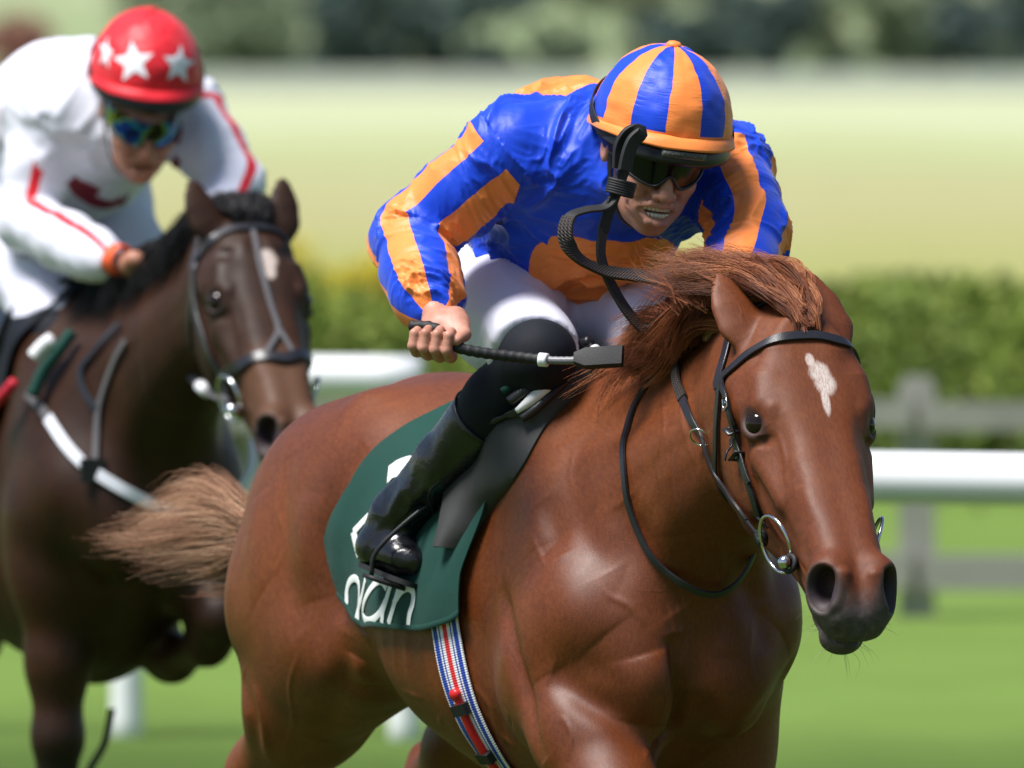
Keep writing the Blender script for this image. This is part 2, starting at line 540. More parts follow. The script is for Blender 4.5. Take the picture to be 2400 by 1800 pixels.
def noise_n(nt, scale, detail=4, rough=0.5, vec=None, dist=0.0):
    n = nd(nt, 'ShaderNodeTexNoise', {'Scale': scale, 'Detail': detail, 'Roughness': rough, 'Distortion': dist})
    if vec is not None: nt.links.new(vec, n.inputs['Vector'])
    return n.outputs['Fac']
def bump(nt, b, h, strength=0.3, dist=0.01):
    n = nd(nt, 'ShaderNodeBump', {'Strength': strength, 'Distance': dist, 'Height': h})
    nt.links.new(n.outputs[0], b.inputs['Normal']); return n
def simple_mat(name, col, rough=0.5, metal=0.0, spec=0.5, var=0.12, nscale=30, bumps=0.0, bscale=200, coat=0.0, sheen=0.0):
    m, nt, b = new_mat(name)
    co = objco(nt); f = noise_n(nt, nscale, 5, 0.6, co)
    c = mixc(nt, f, tuple(x * (1 - var) for x in col), tuple(min(1, x * (1 + var)) for x in col))
    nt.links.new(c, b.inputs['Base Color'])
    b.inputs['Roughness'].default_value = rough; b.inputs['Metallic'].default_value = metal
    b.inputs['Specular IOR Level'].default_value = spec; b.inputs['Coat Weight'].default_value = coat
    b.inputs['Sheen Weight'].default_value = sheen
    if bumps: bump(nt, b, noise_n(nt, bscale, 4, 0.6, co), bumps, 0.002)
    return m

def project(S, V, it=2, e=0.0015):
    for _ in range(it):
        f = lambda P: S._eval(P[:, 0], P[:, 1], P[:, 2], P.min(0), P.max(0), 0.01).astype(float)
        d = f(V); g = np.stack([f(V + e * np.eye(3)[i]) - f(V - e * np.eye(3)[i]) for i in range(3)], 1) / (2 * e)
        gg = (g * g).sum(1)
        V = V - np.clip(d / np.maximum(gg, 0.15), -.006, .006)[:, None] * g
    return V

def refine(S, V, F, mask, it=2):
    """split the quads that mask() picks into four and pull the new points onto the sculpted surface"""
    c = V[F].mean(1); m = mask(c); A = F[m]; rest = F[~m]
    if len(A) == 0: return V, F
    E = np.sort(np.concatenate([A[:, [i, (i + 1) % 4]] for i in range(4)]), 1)
    U, inv = np.unique(E, axis=0, return_inverse=True); inv = inv.reshape(-1)
    n = len(V); k = len(A)
    em = V[U].mean(1); fm = V[A].mean(1)
    used = np.unique(A)
    NV = np.vstack([V, em, fm])
    w = np.r_[used, np.arange(n, len(NV))]
    if S is not None: NV[w] = project(S, NV[w], it)
    e = [n + inv[i * k:(i + 1) * k] for i in range(4)]; f = n + len(U) + np.arange(k)
    Q = [np.stack([A[:, i], e[i], f, e[(i + 3) % 4]], 1) for i in range(4)]
    return NV, np.concatenate([rest] + Q)
# ================================================================== the place: turf, fields, rails, hedge, trees
def ground_mat():
    m, nt, b = new_mat('turf_and_fields')
    co = objco(nt); xyz = nd(nt, 'ShaderNodeSeparateXYZ', {0: co}).outputs
    wide = nd(nt, 'ShaderNodeMapping', {0: co, 'Scale': (.10, .010, 1)}).outputs[0]
    n1 = noise_n(nt, 1.0, 4, .55, wide)
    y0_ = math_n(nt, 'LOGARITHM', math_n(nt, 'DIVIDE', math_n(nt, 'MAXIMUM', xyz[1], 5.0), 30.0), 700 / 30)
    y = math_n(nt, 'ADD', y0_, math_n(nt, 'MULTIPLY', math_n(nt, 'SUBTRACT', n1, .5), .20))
    band = ramp(nt, y, [(.0, (.060, .100, .022)), (.03, (.075, .122, .026)), (.06, (.165, .255, .056)), (.20, (.16, .245, .054)), (.27, (.16, .22, .04)), (.34, (.26, .32, .06)), (.42, (.33, .37, .11)), (.48, (.39, .40, .17)),  # nearest turf, out of view, darkened to weaken its bounce light
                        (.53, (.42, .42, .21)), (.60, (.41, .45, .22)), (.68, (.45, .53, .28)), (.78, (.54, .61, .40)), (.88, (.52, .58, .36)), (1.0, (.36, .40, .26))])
    near = nd(nt, 'ShaderNodeMapping', {0: co, 'Scale': (1.6, .55, 1)}).outputs[0]
    n2 = math_n(nt, 'MULTIPLY', noise_n(nt, 1.0, 6, .65, near), math_n(nt, 'ADD', .45, noise_n(nt, .6, 3, .6, co)))
    c = mixc(nt, math_n(nt, 'MULTIPLY', n2, .85), band, mixc(nt, .55, band, (.045, .085, .012)))
    n3 = noise_n(nt, .22, 3, .6, co)
    c = mixc(nt, math_n(nt, 'MULTIPLY', math_n(nt, 'GREATER_THAN', xyz[1], 60.0), math_n(nt, 'MULTIPLY', n3, .45)), c, (.36, .27, .16))
    nt.links.new(c, b.inputs['Base Color']); b.inputs['Roughness'].default_value = .9; b.inputs['Specular IOR Level'].default_value = .08
    bump(nt, b, noise_n(nt, 30, 4, .7, co), .5, .05)
    return m
g = MB(); xs = np.linspace(-900, 900, 25); ys = np.r_[-40, 0, 15, 30, 45, 60, 80, 110, 150, 220, 320, 450, 600, 800, 1100]
V = np.array([[x, y, 0] for y in ys for x in xs]); nx = len(xs)
i = np.arange(len(ys) - 1)[:, None] * nx; j = np.arange(nx - 1)[None]
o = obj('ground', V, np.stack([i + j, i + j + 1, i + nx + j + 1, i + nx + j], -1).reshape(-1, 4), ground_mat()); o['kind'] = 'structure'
# move the origin to the world origin so that the field bands stand at real distances
off = np.array(o.location); o.data.transform(Matrix.Translation(Vector(off))); o.location = (0, 0, 0)

def hill_mat():
    m, nt, b = new_mat('hill_fields'); co = objco(nt)
    f = noise_n(nt, 1.0, 5, .6, nd(nt, 'ShaderNodeMapping', {0: co, 'Scale': (.035, .008, .05)}).outputs[0])
    nt.links.new(ramp(nt, f, [(.32, (.10, .15, .08)), (.45, (.22, .27, .14)), (.58, (.30, .33, .19)), (.72, (.20, .25, .13))]), b.inputs['Base Color'])
    b.inputs['Roughness'].default_value = .95; b.inputs['Specular IOR Level'].default_value = .05
    return m
xs = np.linspace(-900, 900, 60); ys = np.linspace(800, 2600, 30)
V = np.array([[x, y, -2 + 95 * (1 - math.exp(-((y - 800) / 900) ** 1.5)) * (1 + .35 * float(noise3(np.array([x * .004, y * .002, 3.]), 1.0)))] for y in ys for x in xs]); nx = len(xs)
i = np.arange(len(ys) - 1)[:, None] * nx; j = np.arange(nx - 1)[None]
o = obj('hills', V, np.stack([i + j, i + j + 1, i + nx + j + 1, i + nx + j], -1).reshape(-1, 4), hill_mat()); o['kind'] = 'structure'

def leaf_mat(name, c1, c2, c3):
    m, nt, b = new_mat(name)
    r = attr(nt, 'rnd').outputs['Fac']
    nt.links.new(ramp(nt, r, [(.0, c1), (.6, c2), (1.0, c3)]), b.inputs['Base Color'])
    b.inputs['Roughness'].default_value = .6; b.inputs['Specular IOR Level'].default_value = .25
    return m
M_BARK = simple_mat('bark', (.10, .075, .05), .9, var=.3)
def leaves(C, size, rnd):
    """one small bent leaf (two triangles folded) per centre"""
    n = len(C); d = nrm(RNG.normal(size=(n, 3))); e = nrm(np.cross(d, RNG.normal(size=(n, 3)))); f = np.cross(d, e)
    s = (size * (.6 + .8 * RNG.random(n)))[:, None]
    V = np.stack([C - d * s, C + e * s * .5 + f * s * .18, C + d * s, C - e * s * .5 + f * s * .18], 1).reshape(-1, 3)
    return V, np.arange(n * 4).reshape(-1, 4), np.repeat(rnd, 4)
def crown_points(n, lobes):
    """points spread through a set of ellipsoidal lobes (centre, radii), thicker towards their skins"""
    out = []
    w = np.array([r[0] * r[1] * r[2] for _, r in lobes]); w = w ** .7; w = (w / w.sum() * n).astype(int) + 1
    for (c, r), k in zip(lobes, w):
        d = nrm(RNG.normal(size=(k, 3))); q = RNG.random(k)[:, None] ** .45
        out.append(np.asarray(c) + d * q * np.asarray(r))
    return np.concatenate(out)
def tree(name, base, height, width, mat, label, cat, group, n=1600, leaf=.35, trunk=True, low=-0.10):
    base = np.asarray(base, float)
    root = thing(name, base, label, cat, group)
    lobes = []
    for k in range(11):
        a = random.uniform(0, 2 * pi); r = random.uniform(.1, .62) * width / 2; z = height * random.uniform(low + .15, .84)
        sh = 1 - .5 * abs(z / height - .5)
        lobes.append((base + np.array([cos(a) * r, sin(a) * r, z]), np.array([width * .24, width * .24, height * .17]) * random.uniform(.7, 1.25) * sh))
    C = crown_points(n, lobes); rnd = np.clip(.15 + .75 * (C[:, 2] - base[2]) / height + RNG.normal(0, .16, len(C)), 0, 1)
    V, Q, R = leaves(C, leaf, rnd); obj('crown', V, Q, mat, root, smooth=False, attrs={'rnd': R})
    if trunk:
        m = MB(); P = np.array([base, base + [0, 0, height * .3], base + [.05 * width, 0, height * .6]]); m.tube(spline(P, 10), np.linspace(.05, .02, 10) * height * .55, 8)
        for k in range(5):
            a = random.uniform(0, 2 * pi); s_ = base + np.array([0, 0, height * random.uniform(.2, .5)]); e = s_ + np.array([cos(a) * width * .3, sin(a) * width * .3, height * .25])
            m.tube(np.array([s_, (s_ + e) / 2 + [0, 0, .1], e]), np.array([.016, .011, .005]) * height * .5, 6)
        m.build('trunk', M_BARK, root)
    return root
def gpt(px, Y): return np.array([(px - 1200) / FPX * Y, Y, 0.0])
M_LD = leaf_mat('dark_leaves', (.035, .060, .060), (.070, .110, .100), (.115, .160, .130))  # haze put into the far leaf colours: paler, with bluish darks
M_LM = leaf_mat('mid_leaves', (.10, .145, .09), (.19, .245, .15), (.26, .32, .20))
M_LL = leaf_mat('pale_leaves', (.17, .21, .13), (.29, .335, .21), (.38, .42, .27))
M_LC = leaf_mat('copper_leaves', (.11, .045, .035), (.23, .098, .075), (.33, .16, .12))
G_T = 'trees along the far edge of the fields'
far_trees = [  # picture column, distance, height, width, leaves, label
    (840, 640, 7.2, 7.5, M_LD, 'broad dark blue-green tree over the bay horse and red cap'),
    (985, 660, 6.6, 7.0, M_LD, 'low dark blue-green tree behind the blue jockey back'),
    (1150, 650, 6.0, 6.5, M_LD, 'dark blue-green tree to one side of the striped cap'),
    (1330, 690, 7.4, 6.5, M_LM, 'mid green tree right behind the striped cap'),
    (560, 630, 7.2, 7.5, M_LM, 'mid green tree beside the red star cap'),
    (400, 660, 8.0, 7.0, M_LL, 'pale green tree behind the red star cap'),
    (690, 720, 9.0, 8.0, M_LL, 'pale green tree between two darker trees'),
    (1640, 640, 7.6, 7.5, M_LD, 'tall dark blue-green tree beyond the far sleeve'),
    (1800, 660, 6.4, 6.8, M_LD, 'dark blue-green tree above the chestnut ears'),
    (1960, 700, 8.4, 7.5, M_LL, 'pale green tree standing behind dark ones'),
    (2080, 640, 6.2, 6.6, M_LM, 'mid green bush between two dark trees'),
    (2230, 650, 6.8, 7.0, M_LD, 'dark blue-green tree above the fields'),
    (2390, 640, 6.6, 7.0, M_LD, 'dark tree at the end of the far row'),
    (1500, 720, 9.6, 8.0, M_LL, 'pale green tree showing above the striped cap'),
    (2320, 760, 9.6, 8.5, M_LL, 'tall pale tree behind the end of the far row')]
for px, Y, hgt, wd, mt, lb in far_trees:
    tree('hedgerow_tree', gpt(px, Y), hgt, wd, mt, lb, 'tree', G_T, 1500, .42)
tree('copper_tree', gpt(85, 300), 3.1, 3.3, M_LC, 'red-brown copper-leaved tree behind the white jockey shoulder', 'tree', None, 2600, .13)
# pale low wall far off
m = MB(); m.box((0, 500, .45), (120, .4, .9)); m.build('boundary_wall', simple_mat('pale_wall', (.50, .53, .48), .9, var=.15, nscale=.6), smooth=False)
set_props(bpy.data.objects['boundary_wall'], 'long pale grey wall crossing the far fields below the trees', 'wall')
# running rails
M_RAIL = simple_mat('white_plastic_rail', (.80, .81, .82), .35, var=.04, nscale=3)
def rail_line(name, A, B, h, r, label, spacing=2.4, phase=0.0, n=30, post_r=.045):
    A = np.asarray(A, float); B = np.asarray(B, float); L = np.linalg.norm(B - A); d = (B - A) / L; side = np.array([-d[1], d[0], 0])
    root = thing(name, A, label, 'rail')
    P = np.array([A + d * t + [0, 0, h] for t in np.linspace(0, L, 24)])
    m = MB(); V, Q, T = tube_mesh(P, r, 18); m.add(V, Q, T); m.build('rail', M_RAIL, root)
    t = phase
    while t < L:
        p = A + d * t
        m = MB(); q = spline(np.array([p + [0, 0, -.05], p + [0, 0, h * .55], p + side * -.03 + [0, 0, h * .85], p + [0, 0, h - r * .5]]), 12); m.tube(q, np.linspace(post_r * 1.15, post_r * .8, 12), 12); m.build('post', M_RAIL, root)
        t += spacing
    return root
def rail_section(name, px0, px1, Y0, Y1, posts, label):
    root = thing(name, gpt(px0, Y0), label, 'rail')
    A, B = gpt(px0, Y0), gpt(px1, Y1); P = np.array([A * (1 - t) + B * t + [0, 0, 1.095] for t in np.linspace(0, 1, 16)])
    m = MB(); V, Q, T = tube_mesh(P, .060, 18); m.add(V, Q, T); m.build('rail', M_RAIL, root)
    for px in posts:
        t = np.interp(px, proj(P - [0, 0, 1.095])[:, 0], np.linspace(0, 1, 16)); p = A * (1 - t) + B * t
        m = MB(); q = spline(np.array([p + [0, .0, -.05], p + [0, 0, .55], p + [0, .03, .95], p + [0, .01, 1.07]]), 12); m.tube(q, np.linspace(.05, .036, 12), 12); m.build('post', M_RAIL, root)
rail_section('running_rail', 1520, 3600, 28.0, 27.2, (1600, 2760, 3500), 'white plastic running rail beside the chestnut muzzle')
rail_section('running_rail', -500, 985, 36.6, 36.2, (-430, 297, 948), 'white plastic running rail behind the chestnut rump and the bay')
# grey wooden fence
M_WOOD = simple_mat('weathered_wood', (.30, .29, .26), .85, var=.25, nscale=6, bumps=.4, bscale=40)
fence = thing('wooden_fence', gpt(1200, 44), 'grey weathered post and rail fence in front of the hedge', 'fence')
for z, t in ((.735, .10), (.165, .13)):
    for k in range(-4, 5):
        x0 = (2150 - 1200) / FPX * 44 + k * 2.4
        m = MB(); m.box((x0 + 1.2, 43.94, z + .01 * (k % 2)), (2.36, .045, t)); m.build('rail', M_WOOD, fence, smooth=False)
for k in range(-4, 6):
    x0 = (2150 - 1200) / FPX * 44 + k * 2.4
    m = MB(); m.box((x0, 44.02, .42), (.13, .10, .86)); m.box((x0, 44.02, .862), (.10, .075, .03)); m.build('post', M_WOOD, fence, smooth=False)
# hedge
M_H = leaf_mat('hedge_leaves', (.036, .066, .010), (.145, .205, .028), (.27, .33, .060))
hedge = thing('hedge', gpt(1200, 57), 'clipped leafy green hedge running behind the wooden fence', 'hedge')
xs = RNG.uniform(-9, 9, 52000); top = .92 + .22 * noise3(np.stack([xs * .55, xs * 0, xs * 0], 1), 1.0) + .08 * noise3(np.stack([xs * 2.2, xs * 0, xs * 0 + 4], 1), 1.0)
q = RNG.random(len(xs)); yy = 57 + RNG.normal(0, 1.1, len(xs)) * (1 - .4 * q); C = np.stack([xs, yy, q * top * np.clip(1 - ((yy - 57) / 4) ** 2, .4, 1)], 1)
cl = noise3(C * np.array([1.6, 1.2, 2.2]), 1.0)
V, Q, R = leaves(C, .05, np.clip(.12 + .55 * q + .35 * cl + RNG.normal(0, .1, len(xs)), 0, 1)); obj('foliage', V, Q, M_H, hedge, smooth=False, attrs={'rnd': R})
core = MB()
for k in range(60):
    x = -9 + k * .305; core.tube(np.array([[x, 57 + random.uniform(-.3, .3), 0], [x + random.uniform(-.1, .1), 57, .4], [x + random.uniform(-.15, .15), 57, .75]]), np.array([.03, .02, .008]), 5)
core.build('stems', M_BARK, hedge)
# gorse in flower
M_G = leaf_mat('gorse_flowers', (.10, .13, .02), (.42, .36, .03), (.72, .58, .04))
for px, Y, hh, w, lb in ((1535, 70, .95, 1.0, 'yellow flowering gorse bush seen between rider chest and far sleeve'), (30, 70, .72, 1.3, 'yellow flowering gorse bush behind the white rider thigh'), (255, 72, .68, .9, 'small yellow gorse bush above the bay horse withers'),
                         (700, 76, .95, 1.3, 'yellow-green gorse bush beside the bay horse ear'), (880, 74, .90, 1.2, 'yellow-green gorse bush beside the near orange and blue sleeve')):
    tree('gorse_bush', gpt(px, Y), hh, w, M_G, lb, 'bush', 'gorse bushes', 2600, .030, True, -.05)
# ================================================================== horses
class HeadFrame:
    def __init__(s, poll, pitch, yaw=0.0, roll=0.0):
        p, w = radians(pitch), radians(yaw)
        a = np.array([sin(p), 0, -cos(p)]); n = np.array([cos(p), 0, sin(p)]); l = np.array([0, 1.0, 0])
        Rz = np.array([[cos(w), -sin(w), 0], [sin(w), cos(w), 0], [0, 0, 1]])
        q = radians(roll); Rx = np.array([[1, 0, 0], [0, cos(q), -sin(q)], [0, sin(q), cos(q)]])
        s.o = np.asarray(poll, float); s.a, s.n, s.l = Rz @ Rx @ a, Rz @ Rx @ n, Rz @ Rx @ l
        s.M = np.stack([s.a, s.l, s.n], 1)
    def P(s, q): return s.o + np.asarray(q, float) @ s.M.T       # (s, y, n) -> horse frame
    def H(s, p): return (np.asarray(p, float) - s.o) @ s.M

def eye_axes(sg):
    en = nrm(np.array([.10, sg * .80, .58])); ea = nrm(np.array([1, 0, 0]) - en * en[0]); eb = np.cross(en, ea) * -sg
    eb = eb if eb[2] > 0 else -eb
    return np.array([.200, sg * .0835, -.040]), en, ea, eb

HEAD_ST = [
    (-.10, -.12, 0, [(0, -.075), (.03, -.09), (.045, -.12), (.04, -.15), (0, -.17)]),
    (-.05, -.11, 0, [(0, -.03), (.045, -.045), (.066, -.10), (.060, -.16), (0, -.19)]),
    (0.0, -.10, 0, [(0, .0), (.045, -.008), (.076, -.055), (.080, -.11), (.068, -.17), (.03, -.20), (0, -.205)]),
    (.06, -.11, 0, [(0, .016), (.05, .008), (.085, -.03), (.090, -.08), (.082, -.15), (.058, -.215), (.02, -.232), (0, -.232)]),
    (.12, -.12, 0, [(0, .021), (.05, .017), (.084, -.010), (.100, -.052), (.092, -.12), (.079, -.2), (.050, -.252), (.02, -.25), (0, -.235)]),
    (.18, -.12, 0, [(0, .020), (.052, .015), (.084, -.010), (.101, -.05), (.093, -.11), (.083, -.19), (.054, -.260), (.022, -.255), (0, -.225)]),
    (.24, -.11, 0, [(0, .014), (.048, .009), (.074, -.012), (.094, -.058), (.091, -.11), (.082, -.18), (.054, -.250), (.022, -.242), (0, -.215)]),
    (.30, -.10, 0, [(0, .007), (.046, .002), (.066, -.018), (.083, -.060), (.083, -.10), (.074, -.16), (.052, -.225), (.02, -.222), (0, -.20)]),
    (.36, -.095, 0, [(0, .003), (.043, -.002), (.060, -.020), (.073, -.058), (.071, -.10), (.062, -.145), (.044, -.198), (.015, -.200), (0, -.19)]),
    (.42, -.085, 0, [(0, .001), (.041, -.003), (.056, -.020), (.066, -.056), (.064, -.09), (.055, -.135), (.036, -.172), (0, -.178)]),
    (.48, -.075, 0, [(0, .000), (.040, -.004), (.056, -.022), (.063, -.055), (.060, -.09), (.050, -.122), (.032, -.148), (0, -.155)]),
    (.54, -.065, 0, [(0, -.006), (.037, -.007), (.055, -.028), (.060, -.055), (.058, -.09), (.047, -.112), (.030, -.126), (0, -.130)]),
    (.59, -.065, 0, [(0, -.022), (.032, -.022), (.049, -.038), (.057, -.062), (.055, -.09), (.044, -.106), (0, -.112)]),
    (.622, -.072, 0, [(0, -.040), (.029, -.042), (.041, -.055), (.046, -.072), (.042, -.088), (.028, -.098), (0, -.10)]),
    (.638, -.074, 0, [(.006, -.074), (.006, -.075)]),
]

def sculpt_horse(hf, neck_y, ears, gz=0.0, pose='reach'):
    S = Sculpt(); drop = .10 if pose == 'folded' else 0.0
    E = lambda w, u, d, c: [(0, u), (w * .55, c + (u - c) * .82), (w * .9, c + (u - c) * .42), (w, c - .02), (w * .93, c - (c - d) * .45), (w * .55, c - (c - d) * .85), (0, d)]
    tr = []
    for x, top, bot, w in [(-1.20, 1.33, 1.16, .03), (-1.15, 1.375, 1.02, .13), (-1.05, 1.44, .96, .20), (-.90, 1.48, .945, .24), (-.72, 1.495, .945, .255),
                           (-.5, 1.485, .91, .255), (-.3, 1.475, .85, .285), (-.12, 1.49, .81, .268), (.02, 1.52, .80, .222), (.15, 1.51, .82, .19),
                           (.28, 1.46, .88, .175), (.38, 1.36, .95, .13), (.43, 1.25, 1.03, .06)]:
        bot -= drop * math.exp(-((x - .02) / .30) ** 2)
        c = (top * .45 + bot * .55); tr.append((x, c, 0.0, E(w, top, bot, c)))
    S.loft((0, 0, 0), (1, 0, 0), (0, 1, 0), (0, 0, 1), tr, k=0)
    # croup ridge and hips
    S.ell((-.78, 0, 1.37), (.34, .10, .13), .10)
    for sg in (-1, 1):
        S.ell((-.72, sg * .15, 1.30), (.24, .125, .18), .10)          # gluteal mass
        S.ell((-.95, sg * .165, 1.19), (.25, .135, .25), .10)          # hamstrings
        S.ell((-.86, sg * .185, 1.10), (.25, .115, .20), .08)          # thigh
        S.cone((-1.0, sg * .175, 1.10), (-.69, sg * .19, 1.04), .14, .085, .08)
    # shoulders and chest
    for sg in (-1, 1):
        S.cone((.06, sg * .10, 1.42), (.33, sg * .105, 1.13), .085, .095, .09)      # scapula to point of shoulder
        S.cone((.32, sg * .11, 1.12), (.18, sg * .135, 1.00), .09, .095, .08)        # upper arm / triceps
        S.ell((.17, sg * .14, 1.12), (.14, .080, .16), .08)
        S.ell((.385, sg * .078, 1.055), (.085, .078, .115), .045)                      # pectoral
    # neck
    a = nrm([.70, 0, .34]); dr = np.array([-a[2], 0, a[0]])
    nk = []
    for s_, top, bot, w in [(-.02, .31, -.20, .15), (.15, .292, -.225, .155), (.3, .252, -.19, .135), (.45, .215, -.140, .112), (.6, .180, -.115, .097), (.72, .145, -.106, .086), (.80, .10, -.10, .07)]:
        c = (top + bot) / 2 - .02
        con = [(0, top), (w * .42, c + (top - c) * .78), (w * .8, c + (top - c) * .35), (w, c - .02), (w * .95, c + (bot - c) * .45), (w * .62, c + (bot - c) * .88), (0, bot)]
        nk.append((s_, c, neck_y * max(0, s_ / .8) ** 1.3, con))
    S.loft((.1, 0, 1.22), a, (0, 1, 0), dr, nk, k=.09)
    # head
    S.loft(hf.o, hf.a, hf.l, hf.n, HEAD_ST, k=.075)
    h = hf.P; M = hf.M
    for sg in (-1, 1):
        S.ell(h((.20, sg * .058, -.165)), (.095, .036, .085), .03, R=M)               # masseter
        S.cone(h((.135, sg * .074, -.008)), h((.180, sg * .083, -.014)), .015, .014, .03)    # brow
        S.cone(h((.15, sg * .094, -.055)), h((.10, sg * .088, -.06)), .018, .015, .035)
        S.cone(h((.25, sg * .086, -.072)), h((.35, sg * .068, -.066)), .010, .008, .03)     # facial crest
        # ears, laid back
        b = h((.034, sg * .066, -.020)); t = np.asarray(ears[0 if sg < 0 else 1], float); lat = np.array([0, sg * 1.0, 0])
        fl = (nrm(np.cross(t - b, lat) * -sg), .36)
        es = .80 if pose == 'folded' else .94
        S.chain([(b, .034 * es), (b * .75 + t * .25 + lat * .008, .038 * es), (b * .45 + t * .55 + lat * .007, .032 * es), (b * .20 + t * .80 + lat * .003, .018 * es), (t, .005)], .016, flat=fl)
        # muzzle: nostril wings and cavities
        nx = nrm(np.array([.52, sg * .62, .50])); nz = nrm(np.array([.70, 0, -.70]) - nx * (nx @ np.array([.70, 0, -.70]))); ny = np.cross(nz, nx)
        NM = M @ np.stack([nx, ny, nz], 1); nc = np.array([.560, sg * .043, -.040])
        S.ell(h(nc), (.036, .037, .050), .024, R=NM)
        S.ell(h(nc + nx * .030 + ny * (-sg) * .002), (.030, .033, .039), .008, 's', R=NM)
        S.ell(h(nc + nx * .006 + nz * -.004), (.030, .020, .028), .008, 's', R=NM)
        inn = ny * sg
        S.cone(h(nc + nx * .010 + inn * .030 - nz * .022), h(nc + nx * .019 + inn * .021 + nz * .026), .0085, .0085, .012)
        # eye socket and lids, facing outward and a little forward
        ec, en, ea, eb = eye_axes(sg)
        S.ring(h(ec + en * .0130), M @ np.stack([ea, eb, en], 1), .0300, .0240, .0068, .009, sag=.004)
        S.chain([(h(ec + en * .006 - ea * .034 + eb * .020), .008), (h(ec + en * .012 + eb * .034), .009), (h(ec + en * .006 + ea * .030 + eb * .024), .008)], .014)
    # mouth, lower lip, chin
    S.chain([(h((.45, 0, -.132)), .030), (h((.53, 0, -.136)), .029), (h((.578, 0, -.138)), .027), (h((.600, 0, -.128)), .017)], .012, flat=((0, 1, 0), 1.25))
    for sg in (-1, 1):
        S.chain([(h((.462, sg * .064, -.098)), .008), (h((.53, sg * .056, -.108)), .0075), (h((.585, sg * .040, -.111)), .007)], .006, 's')
    S.chain([(h((.585, -.040, -.111)), .006), (h((.622, 0, -.112)), .007), (h((.585, .040, -.111)), .006)], .005, 's')
    # legs: near (right) fore reaching, left fore folded, near hind pushing off the ground, left hind trailing
    def leg(pts, k=.04): S.chain([(np.array(p), r) for p, r in pts], k)
    if pose == 'reach':
        leg([((.22, -.14, 1.06), .10), ((.33, -.14, .95), .092), ((.45, -.14, .83), .068), ((.55, -.14, .74), .050)], .06)
        leg([((.55, -.155, .74), .050), ((.60, -.15, .66), .038), ((.70, -.15, .45), .034), ((.715, -.15, .40), .042), ((.76, -.15, .33), .034)])
        leg([((.76, -.15, .33), .036), ((.80, -.15, .27), .056)], .01)
        leg([((.15, .145, 1.05), .10), ((.17, .145, .90), .085), ((.20, .158, .72), .060), ((.22, .155, .60), .050)], .06)
        leg([((.22, .155, .60), .050), ((.18, .15, .50), .036), ((.06, .15, .33), .033), ((.03, .15, .29), .042), ((-.03, .15, .25), .033)])
        leg([((-.03, .15, .25), .036), ((-.09, .15, .24), .054)], .01)
    else:       # near fore under the body, left fore folded up
        leg([((.20, -.14, 1.06), .10), ((.20, -.14, .93), .084), ((.20, -.14, .76), .058), ((.20, -.14, .60), .049)], .06)
        leg([((.20, -.14, .60), .049), ((.19, -.14, .50), .036), ((.17, -.14, .26), .033), ((.17, -.14, .20), .042), ((.20, -.14, .10), .034)])
        leg([((.20, -.14, .10), .036), ((.23, -.14, .0), .055)], .01)
        leg([((.18, .14, 1.04), .10), ((.27, .14, .95), .085), ((.37, .14, .90), .062), ((.45, .14, .86), .050)], .06)
        leg([((.45, .14, .86), .050), ((.38, .13, .80), .040), ((.20, .12, .76), .036), ((.16, .12, .76), .044), ((.09, .11, .80), .035)])
        leg([((.09, .11, .80), .036), ((.04, .10, .85), .050)], .01)
    leg([((-.76, -.185, 1.03), .10), ((-.98, -.19, .92), .095), ((-1.20, -.19, .79), .062), ((-1.40, -.18, .68), .048)], .07)
    leg([((-1.46, -.18, .72), .032), ((-1.42, -.18, .65), .046), ((-1.48, -.175, .48), .036), ((-1.58, -.17, .25 - gz * .8), .034), ((-1.59, -.17, .20 - gz), .044), ((-1.57, -.17, .11 - gz), .036)])
    leg([((-1.57, -.17, .11 - gz), .040), ((-1.55, -.17, .055 - gz), .055)], .01)
    leg([((-.76, .18, 1.03), .10), ((-.90, .17, .94), .095), ((-1.10, .155, .84), .066), ((-1.27, .15, .77), .050)], .07)
    leg([((-1.31, .15, .81), .032), ((-1.28, .15, .73), .046), ((-1.40, .15, .62), .036), ((-1.55, .15, .48), .034), ((-1.58, .15, .45), .044), ((-1.62, .15, .38), .035)])
    leg([((-1.62, .15, .38), .038), ((-1.64, .15, .31), .054)], .01)
    # flank fold to the stifle, dock of the tail
    for sg in (-1, 1):
        S.cone((-.50, sg * .20, 1.10), (-.64, sg * .205, 1.02), .035, .05, .06)
    S.chain([(np.array((-1.10, 0, 1.40)), .05), (np.array((-1.21, .02, 1.38)), .032), (np.array((-1.28, .04, 1.33)), .018)], .05)
    return S

